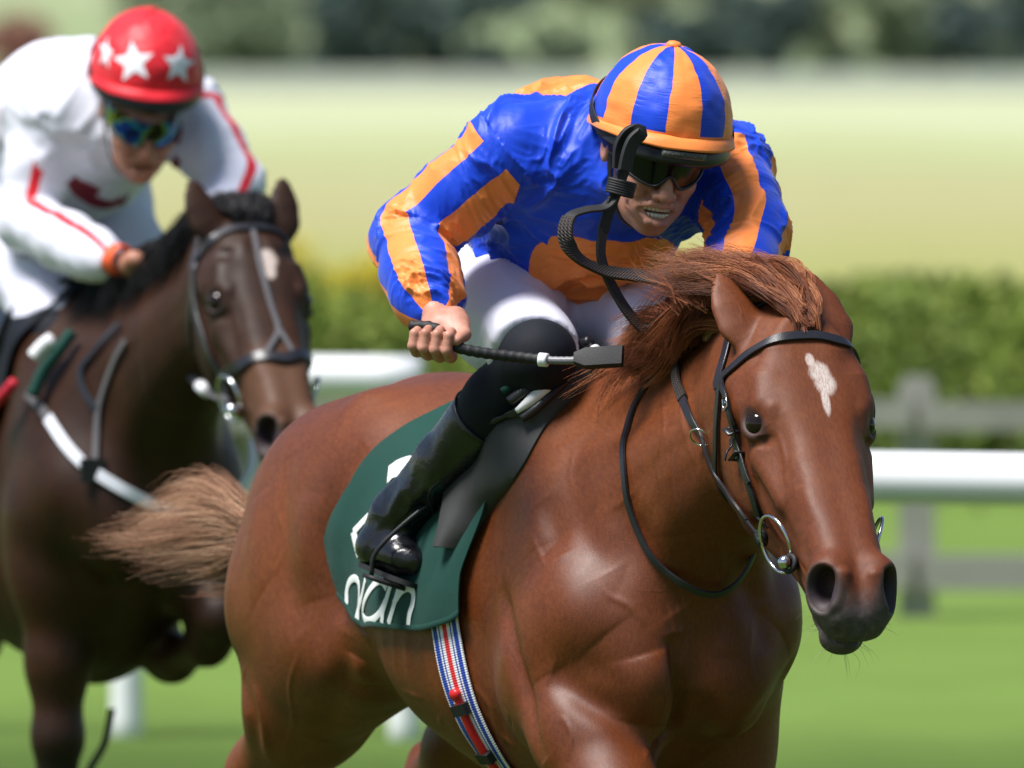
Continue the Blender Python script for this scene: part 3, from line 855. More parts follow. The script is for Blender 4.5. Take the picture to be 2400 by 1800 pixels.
def horse_muscles(V, F, hf, frame, strokes=None):
    h = hf.P
    def both(P, rad, amt):
        N = vnormals(V, F)
        for sg in (-1, 1):
            Q = np.array(P, float) * np.array([1, sg, 1]); brush(V, N, Q, rad, amt)
    if strokes is not None:
        bv = BVHTree.FromPolygons(V.tolist(), F.tolist())
        o = frame.L(_co); Nn = vnormals(V, F)
        for mirror, rad, amt, pts in strokes:
            P = []
            for (x, y) in pts:
                d = ray(468 + x * .7843, 562 + y * .7843) @ frame.M
                hit = bv.ray_cast(Vector(o), Vector(d / np.linalg.norm(d)))[0]
                if hit is not None: P.append(np.array(hit))
            if not P: continue
            P = spline(np.array(P), 24) if len(P) > 2 else np.array(P)
            amt = amt * (.74 if rad > .013 else .85); rad = rad * (1.12 if rad > .013 else 1)
            brush(V, Nn, P, rad, amt)
            if mirror: brush(V, Nn, P * np.array([1, -1, 1]), rad, amt)
    for i in range(6):
        x = -.14 - i * .055
        both([(x, .29, 1.15), (x - .02, .28, 1.02), (x - .01, .24, .92)], .013, .0018)
    # face
    N = vnormals(V, F)
    for sg in (-1, 1):
        g = lambda *P: np.array([h((a, sg * b, c)) for a, b, c in P])
        brush(V, N, g((.30, .083, -.085), (.38, .066, -.075), (.46, .056, -.07)), .014, -.0025)
        brush(V, N, g((.12, .035, .018), (.06, .022, .018)), .012, .003)
        brush(V, N, g((.22, .07, -.005), (.30, .058, -.012)), .018, -.003)
        brush(V, N, g((.09, .060, .008), (.135, .071, -.002)), .021, -.012)
        brush(V, N, g((.24, .095, -.08), (.30, .085, -.11), (.36, .07, -.13)), .006, .003)
        brush(V, N, g((.27, .085, -.12), (.35, .068, -.11), (.43, .056, -.095)), .004, .003)
        brush(V, N, g((.10, .095, -.10), (.18, .098, -.14), (.25, .09, -.2)), .03, .005)
        brush(V, N, g((.26, .082, -.10), (.30, .075, -.16), (.28, .06, -.22)), .016, -.009)
        brush(V, N, g((.235, .090, -.066), (.30, .080, -.064), (.37, .068, -.062)), .009, .005)
        brush(V, N, g((.25, .088, -.088), (.33, .075, -.086)), .012, -.005)
        brush(V, N, g((.225, .080, -.022), (.27, .070, -.030), (.34, .062, -.040)), .014, -.005)
        brush(V, N, g((.36, .052, -.012), (.44, .046, -.016)), .014, .003)
        brush(V, N, g((.14, .098, -.075), (.09, .092, -.085)), .016, .004)
        brush(V, N, g((.235, .092, -.030), (.25, .088, -.045)), .014, -.005)
        for k in range(4):      # creases above the nostril and at the corner of the mouth
            brush(V, N, g((.505 - .012 * k, .030, -.004), (.515 - .012 * k, .046, -.016), (.520 - .010 * k, .058, -.036)), .0035, -.0016)
            brush(V, N, g((.455 + .010 * k, .062, -.088 + .004 * k), (.47 + .012 * k, .060, -.075 + .004 * k)), .0035, -.0018)
        for q in (((.215, .094, -.072), (.24, .092, -.080), (.275, .088, -.082)), ((.20, .098, -.078), (.225, .094, -.088), (.26, .090, -.092))):
            brush(V, N, g(*q), .0035, .0018)
        for q in (((.24, .072, -.012), (.29, .064, -.022), (.33, .066, -.036), (.39, .062, -.050)), ((.33, .066, -.036), (.36, .056, -.026), (.42, .050, -.024)), ((.27, .086, -.10), (.31, .080, -.12), (.36, .070, -.125), (.41, .060, -.11))):
            brush(V, N, g(*q), .0042, .0026)
        brush(V, N, g((.44, .05, -.035), (.50, .052, -.05)), .010, -.004)
    return V

def build_horse(frame, hf, neck_y, ears, hres, name, label, mats, detail=2, strokes=None, pose='reach'):
    S = sculpt_horse(hf, neck_y, ears, frame.o[2], pose)
    V, F = S.mesh(hres, smooth=2)
    H = hf.H
    if detail >= 1:
        def m1(c):
            q = H(c); return (q[:, 0] > -.26) & (np.abs(q[:, 1]) < .2) & (q[:, 2] > -.3) & (q[:, 2] < .2) & ((c[:, 0] > .68) | (c[:, 2] > 1.65)) & (c[:, 0] > .4) & (c[:, 2] > .9)
        V, F = refine(S, V, F, m1)
    if detail >= 2:
        def m2(c):
            q = H(c)
            e = (np.abs(q[:, 0] - .2) < .05) & (np.abs(q[:, 2] + .05) < .045) & (np.abs(q[:, 1]) > .06)
            return (c[:, 0] > .6) & (c[:, 2] > .9) & (np.abs(q[:, 1]) < .2) & (((q[:, 0] > .46) & (q[:, 2] > -.2)) | e)
        V, F = refine(S, V, F, m2)
    if strokes is not None:
        V, F = refine(S, V, F, lambda c: (c[:, 2] > .85) & (c[:, 0] < .68) & (c[:, 0] > -1.25) & ((c[:, 1] < -.02) | ((c[:, 0] > .25) & (c[:, 1] < .2))) & ~((c[:, 2] > 1.52) & (c[:, 0] > .6)), 1)
    V = horse_muscles(V, F, hf, frame, strokes)
    root = thing(name, frame.o * np.array([1, 1, 0]), *label)
    hp = H(V); hp[(V[:, 0] < .55) | (V[:, 2] < .9)] = 9
    body = obj('body', frame.W(V), F, mats['coat'], root, attrs={'hp': hp, 'lp': V})
    # eyes
    for sg in (-1, 1):
        MBe = MB(); ec, en, _, _ = eye_axes(sg); c = hf.P(ec + en * .0020); r = .0252
        th = np.linspace(0, pi, 17); ph = np.linspace(0, 2 * pi, 32, endpoint=False)
        U = np.stack([np.sin(th)[:, None] * np.cos(ph), np.sin(th)[:, None] * np.sin(ph), np.cos(th)[:, None] * np.ones(32)], -1).reshape(-1, 3)
        i = np.arange(16)[:, None] * 32; j = np.arange(32)[None]
        Q = np.stack([i + j, i + 32 + j, i + 32 + (j + 1) % 32, i + (j + 1) % 32], -1).reshape(-1, 4)
        MBe.add(frame.W(c + U * r), Q); MBe.build('eye', mats['eye'], root)
    bvh = BVHTree.FromPolygons(V.tolist(), F.tolist())
    return root, bvh, S
def coat_mat(name, c_dark, c_mid, c_light, star, muzzle, points=None, rough=0.47, spec=0.38, tan=None):
    m, nt, b = new_mat(name)
    lp = attr(nt, 'lp').outputs['Vector']; hp = nd(nt, 'ShaderNodeSeparateXYZ', {0: attr(nt, 'hp').outputs['Vector']}).outputs
    f = noise_n(nt, 3.6, 6, 0.62, lp)
    st = nd(nt, 'ShaderNodeMapping', {0: lp, 'Scale': (60, 260, 90)}).outputs[0]
    g = noise_n(nt, 1.0, 3, 0.7, st)
    f2 = math_n(nt, 'ADD', math_n(nt, 'MULTIPLY', f, 0.7), math_n(nt, 'MULTIPLY', g, 0.42))
    c = ramp(nt, f2, [(.28, c_dark), (.52, c_mid), (.78, c_light)])
    # fine hair on the head: streaks
    hn = noise_n(nt, 1.0, 3, 0.75, nd(nt, 'ShaderNodeMapping', {0: attr(nt, 'hp').outputs['Vector'], 'Scale': (90, 520, 300)}).outputs[0], 0.6)
    if tan:
        tf = math_n(nt, 'MULTIPLY', nd(nt, 'ShaderNodeMapRange', {0: hp[0], 1: .33, 2: .40}, interpolation_type='SMOOTHSTEP').outputs[0], math_n(nt, 'LESS_THAN', hp[0], 2.0))
        c = mixc(nt, tf, c, mixc(nt, hn, tuple(v * .75 for v in tan), tan))
    # muzzle: greyish bare skin below and round the nostrils
    t = math_n(nt, 'ADD', math_n(nt, 'MULTIPLY', hp[0], 1.0), math_n(nt, 'MULTIPLY', hp[2], -0.62))
    t = math_n(nt, 'ADD', t, math_n(nt, 'MULTIPLY', math_n(nt, 'SUBTRACT', noise_n(nt, 45, 4, 0.6, attr(nt, 'hp').outputs['Vector']), 0.5), 0.05))
    isH = math_n(nt, 'LESS_THAN', hp[0], 2.0)
    mz = math_n(nt, 'MULTIPLY', nd(nt, 'ShaderNodeMapRange', {0: t, 1: muzzle[0], 2: muzzle[1]}, interpolation_type='SMOOTHSTEP').outputs[0], isH)
    skin = ramp(nt, noise_n(nt, 70, 4, 0.6, attr(nt, 'hp').outputs['Vector']), [(.30, (.045, .033, .030)), (.55, (.075, .058, .054)), (.8, (.13, .11, .10))])
    c = mixc(nt, mz, c, skin)
    # dark skin round the eye
    dx = math_n(nt, 'SUBTRACT', hp[0], .206); dz = math_n(nt, 'ADD', hp[2], .032)
    r2 = math_n(nt, 'ADD', math_n(nt, 'POWER', math_n(nt, 'ABSOLUTE', math_n(nt, 'DIVIDE', dx, .033)), 2), math_n(nt, 'POWER', math_n(nt, 'ABSOLUTE', math_n(nt, 'DIVIDE', dz, .021)), 2))
    ey = math_n(nt, 'MULTIPLY', nd(nt, 'ShaderNodeMapRange', {0: r2, 1: 1.5, 2: .55}, interpolation_type='SMOOTHSTEP').outputs[0], math_n(nt, 'GREATER_THAN', math_n(nt, 'ABSOLUTE', hp[1]), .06))
    c = mixc(nt, math_n(nt, 'MULTIPLY', ey, .75), c, (.018, .012, .012))
    # inside of the nostrils
    nx = math_n(nt, 'SUBTRACT', hp[0], .570); nz = math_n(nt, 'ADD', hp[2], .034); ny = math_n(nt, 'SUBTRACT', math_n(nt, 'ABSOLUTE', hp[1]), .054)
    rr = None
    for v, q in ((nx, .034), (nz, .030), (ny, .026)):
        w = math_n(nt, 'POWER', math_n(nt, 'ABSOLUTE', math_n(nt, 'DIVIDE', v, q)), 2); rr = w if rr is None else math_n(nt, 'ADD', rr, w)
    no = nd(nt, 'ShaderNodeMapRange', {0: rr, 1: 1.2, 2: .55}, interpolation_type='SMOOTHSTEP').outputs[0]
    rim = nd(nt, 'ShaderNodeMapRange', {0: rr, 1: 2.6, 2: 1.3}, interpolation_type='SMOOTHSTEP').outputs[0]
    c = mixc(nt, math_n(nt, 'MULTIPLY', math_n(nt, 'MULTIPLY', rim, isH), .85), c, (.040, .030, .028))
    c = mixc(nt, math_n(nt, 'MULTIPLY', no, isH), c, (.035, .024, .030))
    # white star: list of ellipses (s, y, rs, ry)
    sm = None
    wob = math_n(nt, 'MULTIPLY', math_n(nt, 'SUBTRACT', hn, .5), 2.2)
    for (s0, y0, rs, ry) in star:
        e = math_n(nt, 'ADD', math_n(nt, 'POWER', math_n(nt, 'ABSOLUTE', math_n(nt, 'DIVIDE', math_n(nt, 'SUBTRACT', hp[0], s0), rs)), 2),
                   math_n(nt, 'POWER', math_n(nt, 'ABSOLUTE', math_n(nt, 'DIVIDE', math_n(nt, 'SUBTRACT', hp[1], y0), ry)), 2))
        sm = e if sm is None else math_n(nt, 'SMOOTH_MIN', sm, e, .25)
    if sm is not None:
        sm = math_n(nt, 'ADD', sm, wob)
        sf = nd(nt, 'ShaderNodeMapRange', {0: sm, 1: 1.45, 2: .45}, interpolation_type='SMOOTHSTEP').outputs[0]
        sf = math_n(nt, 'MULTIPLY', math_n(nt, 'MULTIPLY', sf, .86), math_n(nt, 'GREATER_THAN', hp[2], -.05))
        wc = ramp(nt, hn, [(.3, (.30, .17, .12)), (.58, (.62, .55, .50))])
        c = mixc(nt, sf, c, wc)
    if points:      # dark lower legs of a bay
        z = nd(nt, 'ShaderNodeSeparateXYZ', {0: lp}).outputs[2]
        pf = nd(nt, 'ShaderNodeMapRange', {0: z, 1: points[0], 2: points[1]}, interpolation_type='SMOOTHSTEP').outputs[0]
        c = mixc(nt, pf, c, points[2])
    nt.links.new(c, b.inputs['Base Color'])
    b.inputs['Roughness'].default_value = rough
    rf = ramp(nt, noise_n(nt, 9, 5, .6, lp), [(.3, rough - .06), (.7, rough + .10)])
    rf = math_n(nt, 'ADD', rf, math_n(nt, 'MULTIPLY', isH, .10))
    nt.links.new(rf, b.inputs['Roughness'])
    b.inputs['Specular IOR Level'].default_value = spec
    b.inputs['Sheen Weight'].default_value = 0.0; b.inputs['Sheen Roughness'].default_value = .45
    b.inputs['Sheen Tint'].default_value = (1, .8, .65, 1)
    fur = noise_n(nt, 1.0, 2, 0.6, nd(nt, 'ShaderNodeMapping', {0: lp, 'Scale': (70, 800, 300)}).outputs[0])
    wr = noise_n(nt, 55, 4, .6, lp)
    vn = noise_n(nt, 7.5, 2, .45, lp, 1.2); vv = math_n(nt, 'SUBTRACT', 1.0, math_n(nt, 'MULTIPLY', math_n(nt, 'ABSOLUTE', math_n(nt, 'SUBTRACT', vn, .5)), 42.0), clamp=True)
    vmask = nd(nt, 'ShaderNodeMapRange', {0: noise_n(nt, 3.1, 2, .5, lp), 1: .50, 2: .62}).outputs[0]
    vein = math_n(nt, 'MULTIPLY', math_n(nt, 'MULTIPLY', vv, vmask), .55)
    hsum = math_n(nt, 'ADD', vein, math_n(nt, 'ADD', math_n(nt, 'MULTIPLY', fur, .5), math_n(nt, 'MULTIPLY', wr, .22)))
    bump(nt, b, hsum, .18, .004)
    return m

def eye_mat():
    m, nt, b = new_mat('horse_eye')
    f = noise_n(nt, 60, 3, .5, objco(nt))
    nt.links.new(mixc(nt, f, (.004, .003, .003), (.02, .009, .005)), b.inputs['Base Color'])
    b.inputs['Roughness'].default_value = .04; b.inputs['Specular IOR Level'].default_value = .35
    return m

M_EYE = eye_mat()
M_CHEST = coat_mat('chestnut_coat', (.050, .0100, .0018), (.116, .0265, .0046), (.190, .052, .0100),
                   [(.146, .010, .022, .018), (.168, .016, .024, .018), (.202, .011, .030, .007), (.122, -.002, .014, .008)], (.575, .645))

M_BAY = coat_mat('dark_bay_coat', (.011, .0038, .0016), (.026, .0088, .0030), (.058, .020, .0065),
                 [(.135, .014, .028, .021), (.165, .012, .024, .015)], (.59, .66), (.75, .45, (.006, .005, .005)), .46, .28, (.105, .045, .021))
def head_at(frame, px, py, y, pitch, yaw, roll):
    """head whose near eye stands at a picture point, at lateral position y of its horse"""
    h = HeadFrame((0, 0, 0), pitch, yaw, roll)
    return HeadFrame(frame.py(px, py, y) - h.P((.200, -.096, -.038)), pitch, yaw, roll)
# muscle edges (mirror, radius, height, points read off the photograph; each point is laid on the horse's own surface)
STROKES_A = [
    (1, .020, -0.0216, [(895, 1040), (925, 1180), (950, 1290), (985, 1420), (1030, 1560)]),
    (1, .045, 0.0135, [(960, 1040), (1000, 1160), (1040, 1300)]),
    (0, .014, -0.0351, [(1415, 1180), (1428, 1290), (1428, 1400), (1400, 1480), (1350, 1540)]),
    (0, .045, 0.0162, [(1330, 1240), (1360, 1350), (1330, 1450)]),
    (1, .030, -0.0189, [(1270, 780), (1310, 900), (1370, 1010), (1430, 1110)]),
    (1, .022, -0.0216, [(1050, 1300), (1150, 1370), (1250, 1430), (1340, 1530)]),
    (1, .050, 0.0162, [(1020, 960), (1110, 1060), (1200, 1190)]),
    (1, .026, -0.0135, [(1030, 780), (1055, 860), (1075, 950)]),
    (1, .035, 0.0095, [(960, 700), (1000, 820), (1010, 920)]),
    (1, .030, -0.0108, [(1130, 600), (1110, 740), (1150, 880), (1210, 1000)]),
    (0, .018, 0.0081, [(1560, 1000), (1600, 1120), (1590, 1250)]),
    (0, .020, -0.0135, [(1610, 930), (1660, 1080), (1690, 1240)]),
    (0, .030, 0.0108, [(1400, 560), (1400, 720), (1440, 880)]),
    (0, .022, -0.0108, [(1470, 420), (1480, 560), (1520, 700), (1590, 830)]),
    (0, .035, 0.0108, [(500, 470), (560, 430)]),
    (1, .028, -0.0162, [(500, 620), (430, 720), (390, 860), (400, 1000), (430, 1140)]),
    (1, .050, 0.0108, [(180, 760), (165, 900), (190, 1050)]),
    (1, .030, -0.0095, [(270, 640), (250, 820), (260, 1000), (300, 1180)]),
    (1, .045, 0.0108, [(330, 760), (320, 920), (340, 1080)]),
    (1, .012, 0.0060, [(165, 1330), (190, 1460), (215, 1570)]),
    (1, .022, -0.0108, [(130, 1300), (160, 1440), (180, 1570)]),
    (1, .024, -0.0162, [(440, 1180), (440, 1290), (400, 1400), (360, 1500)]),
    (1, .026, 0.0135, [(470, 1250), (500, 1330)]),
    # veins and fine creases
    (1, .006, .0035, [(985, 860), (1010, 930), (1035, 985), (1020, 1050), (1050, 1110)]), (1, .005, .0030, [(1035, 985), (1075, 1010), (1105, 1070)]),
    (1, .005, .0030, [(1120, 620), (1100, 700), (1128, 790), (1118, 860)]), (0, .006, .0035, [(1380, 470), (1390, 560), (1370, 660), (1400, 760), (1430, 850)]),
    (0, .005, .0025, [(1440, 480), (1450, 580), (1480, 680)]), (1, .006, .0035, [(820, 1330), (870, 1400), (900, 1480), (950, 1520)]),
    (1, .006, .0030, [(560, 1300), (640, 1360), (720, 1440), (790, 1540)]), (1, .005, .0030, [(1080, 1420), (1110, 1480), (1100, 1560)]),
    (1, .006, .0030, [(250, 700), (230, 800), (245, 900), (225, 1000)]), (1, .006, .0030, [(300, 1240), (270, 1330), (280, 1430), (250, 1540)]),
    (0, .005, -.0030, [(1395, 1040), (1420, 1100), (1440, 1170)]), (0, .005, -.0030, [(1415, 1020), (1445, 1090), (1462, 1160)]), (0, .005, -.0030, [(1440, 1030), (1468, 1095), (1480, 1170)]),
    (0, .005, -.0028, [(1380, 1060), (1400, 1120), (1418, 1190)]), (0, .006, .0035, [(1545, 900), (1560, 980), (1545, 1060)]),
    (1, .005, -.0030, [(905, 1380), (930, 1440), (945, 1500)]), (1, .005, -.0030, [(880, 1400), (905, 1460), (925, 1520)]), (1, .005, -.0030, [(860, 1430), (880, 1490), (900, 1545)]),
    (1, .007, -.0040, [(470, 1150), (500, 1180), (520, 1230)]), (1, .006, .0030, [(1180, 1000), (1220, 1060), (1290, 1100), (1330, 1160)]),
    (0, .006, .0030, [(1640, 1060), (1655, 1150), (1640, 1240), (1660, 1330)]),
]
HFA = head_at(FA, 1768, 992, -.050, 45, -4.0, -1.5)
EARS_A = (FA.px(1686, 646, HFA.o[0] - .065), FA.px(1880, 630, HFA.o[0] - .085))
horse_a, BVH_A, SD_A = build_horse(FA, HFA, HFA.o[1], EARS_A, .008, 'horse',
    ('galloping chestnut racehorse with white forehead star, in front of the dark bay', 'horse', 'racehorses'),
    {'coat': M_CHEST, 'eye': M_EYE}, 2, STROKES_A)
def hit(bvh, frame, px, py):
    o = frame.L(_co); d = ray(px, py) @ frame.M
    h, n, _, _ = bvh.ray_cast(Vector(o), Vector(d / np.linalg.norm(d)))
    if h is None: return None, None
    n = np.array(n)
    return np.array(h), (n if n @ d < 0 else -n)
# ================================================================== jockeys
class Ax:
    """a small frame: origin and three unit columns"""
    def __init__(s, o, x, y):
        s.o = np.asarray(o, float); x = nrm(x); z = nrm(np.cross(x, y)); y = np.cross(z, x)
        s.M = np.stack([x, y, z], 1)
    def P(s, q): return s.o + np.asarray(q, float) @ s.M.T
    def Q(s, p): return (np.asarray(p, float) - s.o) @ s.M

def head_axes(o, pitch, yaw, roll):
    """x face forward, y left, z up, in the horse's frame"""
    p, w, r = radians(pitch), radians(yaw), radians(roll)
    f = np.array([cos(p), 0, -sin(p)]); u = np.array([sin(p), 0, cos(p)]); l = np.array([0, 1.0, 0])
    l, u = l * cos(r) + u * sin(r), u * cos(r) - l * sin(r)
    Rz = np.array([[cos(w), -sin(w), 0], [sin(w), cos(w), 0], [0, 0, 1]])
    return Ax(o, Rz @ f, Rz @ l)

def sculpt_head(S, A):
    P, M = A.P, A.M
    S.ell(P((-.005, 0, .035)), (.095, .074, .095), .02, R=M)
    S.ell(P((.030, 0, -.040)), (.066, .060, .085), .03, R=M)
    S.ell(P((.048, 0, -.090)), (.046, .044, .034), .03, R=M)
    S.ell(P((.080, 0, -.108)), (.018, .022, .016), .02, R=M)
    S.cone(P((.098, 0, .012)), P((.118, 0, -.034)), .0085, .0125, .012)
    for sg in (-1, 1):
        S.ell(P((.108, sg * .013, -.038)), (.012, .009, .009), .006, R=M)
        S.ell(P((.066, sg * .038, -.030)), (.032, .026, .026), .02, R=M)       # cheek
        S.ell(P((.078, sg * .034, -.062)), (.018, .016, .020), .014, R=M)
        S.cone(P((.082, sg * .04, .020)), P((.096, sg * .01, .022)), .010, .010, .012)
        S.ell(P((.084, sg * .031, .004)), (.016, .017, .012), .012, 's', R=M)
        S.ell(P((-.010, sg * .078, -.010)), (.020, .009, .032), .008, R=M)      # ear
        S.ell(P((-.006, sg * .088, -.010)), (.010, .006, .018), .006, 's', R=M)
        S.ell(P((.119, sg * .0065, -.0455)), (.005, .0038, .003), .003, 's', R=M)
    # lips drawn back from the teeth
    S.ell(P((.090, 0, -.072)), (.024, .038, .024), .014, R=M)
    S.ell(P((.112, -.005, -.071)), (.028, .034, .0125), .004, 's', R=M)
    for z, r, w in ((-.0550, .0050, .033), (-.0880, .0058, .029)):
        S.chain([(P((.092, -w - .003, -.067)), r * .6), (P((.108, -w * .55, z)), r), (P((.1135, 0, z + .0005)), r), (P((.108, w * .5, z)), r), (P((.093, w, -.070)), r * .6)], .005)

def fist(S, A, thumb=1, side=1):
    """closed hand: x along the gripped stick towards the forefinger, y from wrist to knuckles, z out of the back of the hand"""
    P = A.P
    S.ell(P((0, .0, -.004)), (.040, .042, .0185), .012, R=A.M)
    S.cone(P((.020, -.035, -.006)), P((.032, .012, -.014)), .020, .015, .014)
    for i, (x, l, kz) in enumerate(((.030, 1.0, 0), (.010, 1.06, .003), (-.0105, 1.0, .001), (-.029, .84, -.004))):
        k = np.array([x, .040, .004 + kz])
        S.cone(P((x * .8, .0, .006)), P(k), .010, .0102, .008)
        a = k + np.array([.001, .014 * l, -.034 * l]); b = a + np.array([0, -.020 * l, -.014 * l]); c = b + np.array([0, -.016 * l, .008])
        S.cone(P(k), P(a), .0102, .0094, .0025); S.cone(P(a), P(b), .0094, .0086, .0025); S.cone(P(b), P(c), .0086, .0078, .0025)
    t0 = np.array([.034, -.024, -.010]); t1 = np.array([.048, .008, -.020]); t2 = np.array([.044, .034, -.034])
    S.cone(P(t0), P(t1), .0140, .0112, .010); S.cone(P(t1), P(t2), .0112, .0085, .004)

def sculpt_body(J):
    """the whole person under the clothes"""
    S = Sculpt()
    S.chain([(J['pelvis'], .105), (J['waist'], .095), (J['chest'], .115), (J['upper'], .09)], .08, flat=((0, 1, 0), 1.25))
    S.cone(J['upper'], J['head'].P((-.035, 0, -.06)), .062, .052, .05)
    for sd in ('n', 'f'):
        S.cone(J['upper'], J['sh_' + sd], .07, .048, .06)
        S.chain([(J['sh_' + sd], .046), (J['el_' + sd], .036), (J['wr_' + sd], .0255)], .03)
        S.cone(J['wr_' + sd], J['hand_' + sd].P((0, -.018, -.002)), .0262, .0255, .02)
        S.cone(J['pelvis'], J['hip_' + sd], .10, .09, .06)
        S.chain([(J['hip_' + sd], .085), (J['kn_' + sd], .050), (J['an_' + sd], .036)], .04)
        S.cone(J['an_' + sd], J['heel_' + sd] * .6 + J['toe_' + sd] * .4, .030, .018, .02)
    sculpt_head(S, J['head'])
    fist(S, J['hand_n']); fist(S, J['hand_f'])
    return S

def sculpt_jersey(J):
    S = Sculpt(); y = (0, 1, 0)
    S.chain([(J['pelvis'] * .45 + J['waist'] * .55, .128), (J['waist'], .122), (J['chest'], .142), (J['upper'], .112)], .07, flat=(y, J.get('wide', 1.28)))
    for b in J.get('billow', []): S.ell(*b)
    for sd in ('n', 'f'):
        S.cone(J['upper'], J['sh_' + sd], .105, .078, .07)
        e, w = J['el_' + sd], J['wr_' + sd]; s0 = J['sh_' + sd]
        S.chain([(s0, .074), (s0 * .5 + e * .5, .068), (e, .060), (e * .5 + w * .5, .060), (e * .22 + w * .78, .054), (e * .08 + w * .92, .042), (w, .033)], .028)
    hd = J['head']
    S.cone(J['upper'], hd.P((-.045, 0, -.085)), .085, .062, .04)
    return S

def limb_coords(V, pts, ref, nseg=28):
    """nearest limb parameter (0..number of bones), unit radial direction in a frame carried smoothly along the limb, and distance"""
    pts = np.asarray(pts, float); n = len(pts) - 1
    u = np.linspace(0, n, nseg + 1)
    C = np.stack([np.interp(u, np.arange(n + 1), pts[:, k]) for k in range(3)], 1)
    for _ in range(4): C[1:-1] = (C[:-2] + 2 * C[1:-1] + C[2:]) / 4
    T, N, B = frames(C, ref)
    best = np.full(len(V), 9.0); t = np.zeros(len(V)); c = np.zeros(len(V)); s = np.zeros(len(V))
    for i in range(nseg):
        a, b = C[i], C[i + 1]; ba = b - a; L2 = ba @ ba
        q = V - a; w = (q @ ba) / L2; w = np.clip(w, 0 if i else -3, 1 if i < nseg - 1 else 3); wc = np.clip(w, 0, 1)
        r = q - w[:, None] * ba; dist = np.linalg.norm(q - wc[:, None] * ba, axis=1)
        e1 = N[i] * (1 - wc)[:, None] + N[i + 1] * wc[:, None]; e2 = B[i] * (1 - wc)[:, None] + B[i + 1] * wc[:, None]
        m = dist < best
        best[m] = dist[m]; t[m] = (u[i] + (u[i + 1] - u[i]) * w)[m]; c[m] = (r * e1).sum(1)[m]; s[m] = (r * e2).sum(1)[m]
    rn = np.hypot(c, s) + 1e-9
    return best, t, c / rn, s / rn

def folds(V, F, coord, amp, seed=0):
    """cloth folds: broad rolls plus sharp-crested creases; coord (n,3) is a stretched space in which ridges run along the third axis"""
    N = vnormals(V, F)
    w = np.stack([noise3(coord * .7 + 31.7 + seed, 1.0), noise3(coord * .7 + 5.3, 1.0), noise3(coord * .7 + 17.9, 1.0)], -1) * .9
    c = coord + w + seed * 3.7
    a = noise3(c, 1.0); b = noise3(c * 2.3 + 9.1, 1.0); d = noise3(c * .55 + 2.2, 1.0)
    gate = np.clip(.5 + 1.2 * noise3(coord * .45 + 40.3 + seed, 1.0), 0.15, 1.3)
    e = noise3(c * 4.6 + 3.3, 1.0)
    r = ((1 - np.abs(a)) ** 3.5 - .28) + .5 * ((1 - np.abs(b)) ** 3 - .30) * gate + .22 * ((1 - np.abs(e)) ** 3 - .3) * gate + .7 * d
    return V + N * (amp * r * (.5 + .5 * gate))[:, None]

def stripe_mat(name, c1, c2, base, disc=True, seam=None, n=8, phase=0.0):
    """silks: striped sleeves, plain body with a disc; reads 'arm' = (cos, sin, t along sleeve or -1) and 'tor' = disc coordinates"""
    m, nt, b = new_mat(name)
    ar = nd(nt, 'ShaderNodeSeparateXYZ', {0: attr(nt, 'arm').outputs['Vector']}).outputs
    co = objco(nt)
    wob = math_n(nt, 'MULTIPLY', math_n(nt, 'SUBTRACT', noise_n(nt, 18, 3, .5, co), .5), .10)
    ang = math_n(nt, 'ADD', math_n(nt, 'ARCTAN2', ar[1], ar[0]), wob)
    if n:
        k = math_n(nt, 'FLOOR', math_n(nt, 'ADD', math_n(nt, 'MULTIPLY', ang, n / (2 * pi)), n + phase))
        par = math_n(nt, 'FLOORED_MODULO', k, 2.0)
        sl = mixc(nt, par, c1, c2)
    else:
        sl = mixc(nt, 0.0, c1, c1)
    ins = math_n(nt, 'GREATER_THAN', ar[2], .10)
    body = mixc(nt, 0.0, base, base)
    if disc:
        to = nd(nt, 'ShaderNodeSeparateXYZ', {0: attr(nt, 'tor').outputs['Vector']}).outputs
        r = math_n(nt, 'SQRT', math_n(nt, 'ADD', math_n(nt, 'POWER', math_n(nt, 'ABSOLUTE', to[0]), 2), math_n(nt, 'POWER', math_n(nt, 'ABSOLUTE', to[1]), 2)))
        body = mixc(nt, math_n(nt, 'LESS_THAN', r, 1.0), base, c1)
    c = mixc(nt, ins, body, sl)
    if seam:
        w = math_n(nt, 'LESS_THAN', math_n(nt, 'ABSOLUTE', math_n(nt, 'SUBTRACT', ang, seam[1])), seam[2])
        w2 = math_n(nt, 'LESS_THAN', math_n(nt, 'ABSOLUTE', math_n(nt, 'SUBTRACT', ar[2], .12)), .035)
        w = math_n(nt, 'MAXIMUM', math_n(nt, 'MULTIPLY', w, ins), w2)
        c = mixc(nt, w, c, seam[0])
    f = noise_n(nt, 40, 4, .6, co)
    c = mixc(nt, .16, c, mixc(nt, f, (.0, .0, .0), (1, 1, 1)), 'SOFT_LIGHT')
    nt.links.new(c, b.inputs['Base Color'])
    b.inputs['Roughness'].default_value = .46; b.inputs['Sheen Weight'].default_value = .12; b.inputs['Specular IOR Level'].default_value = .30
    wv = noise_n(nt, 1.0, 4, .6, nd(nt, 'ShaderNodeMapping', {0: co, 'Scale': (26, 60, 22), 'Rotation': (.3, .5, .2)}).outputs[0], .8)
    bump(nt, b, wv, .16, .006)
    return m

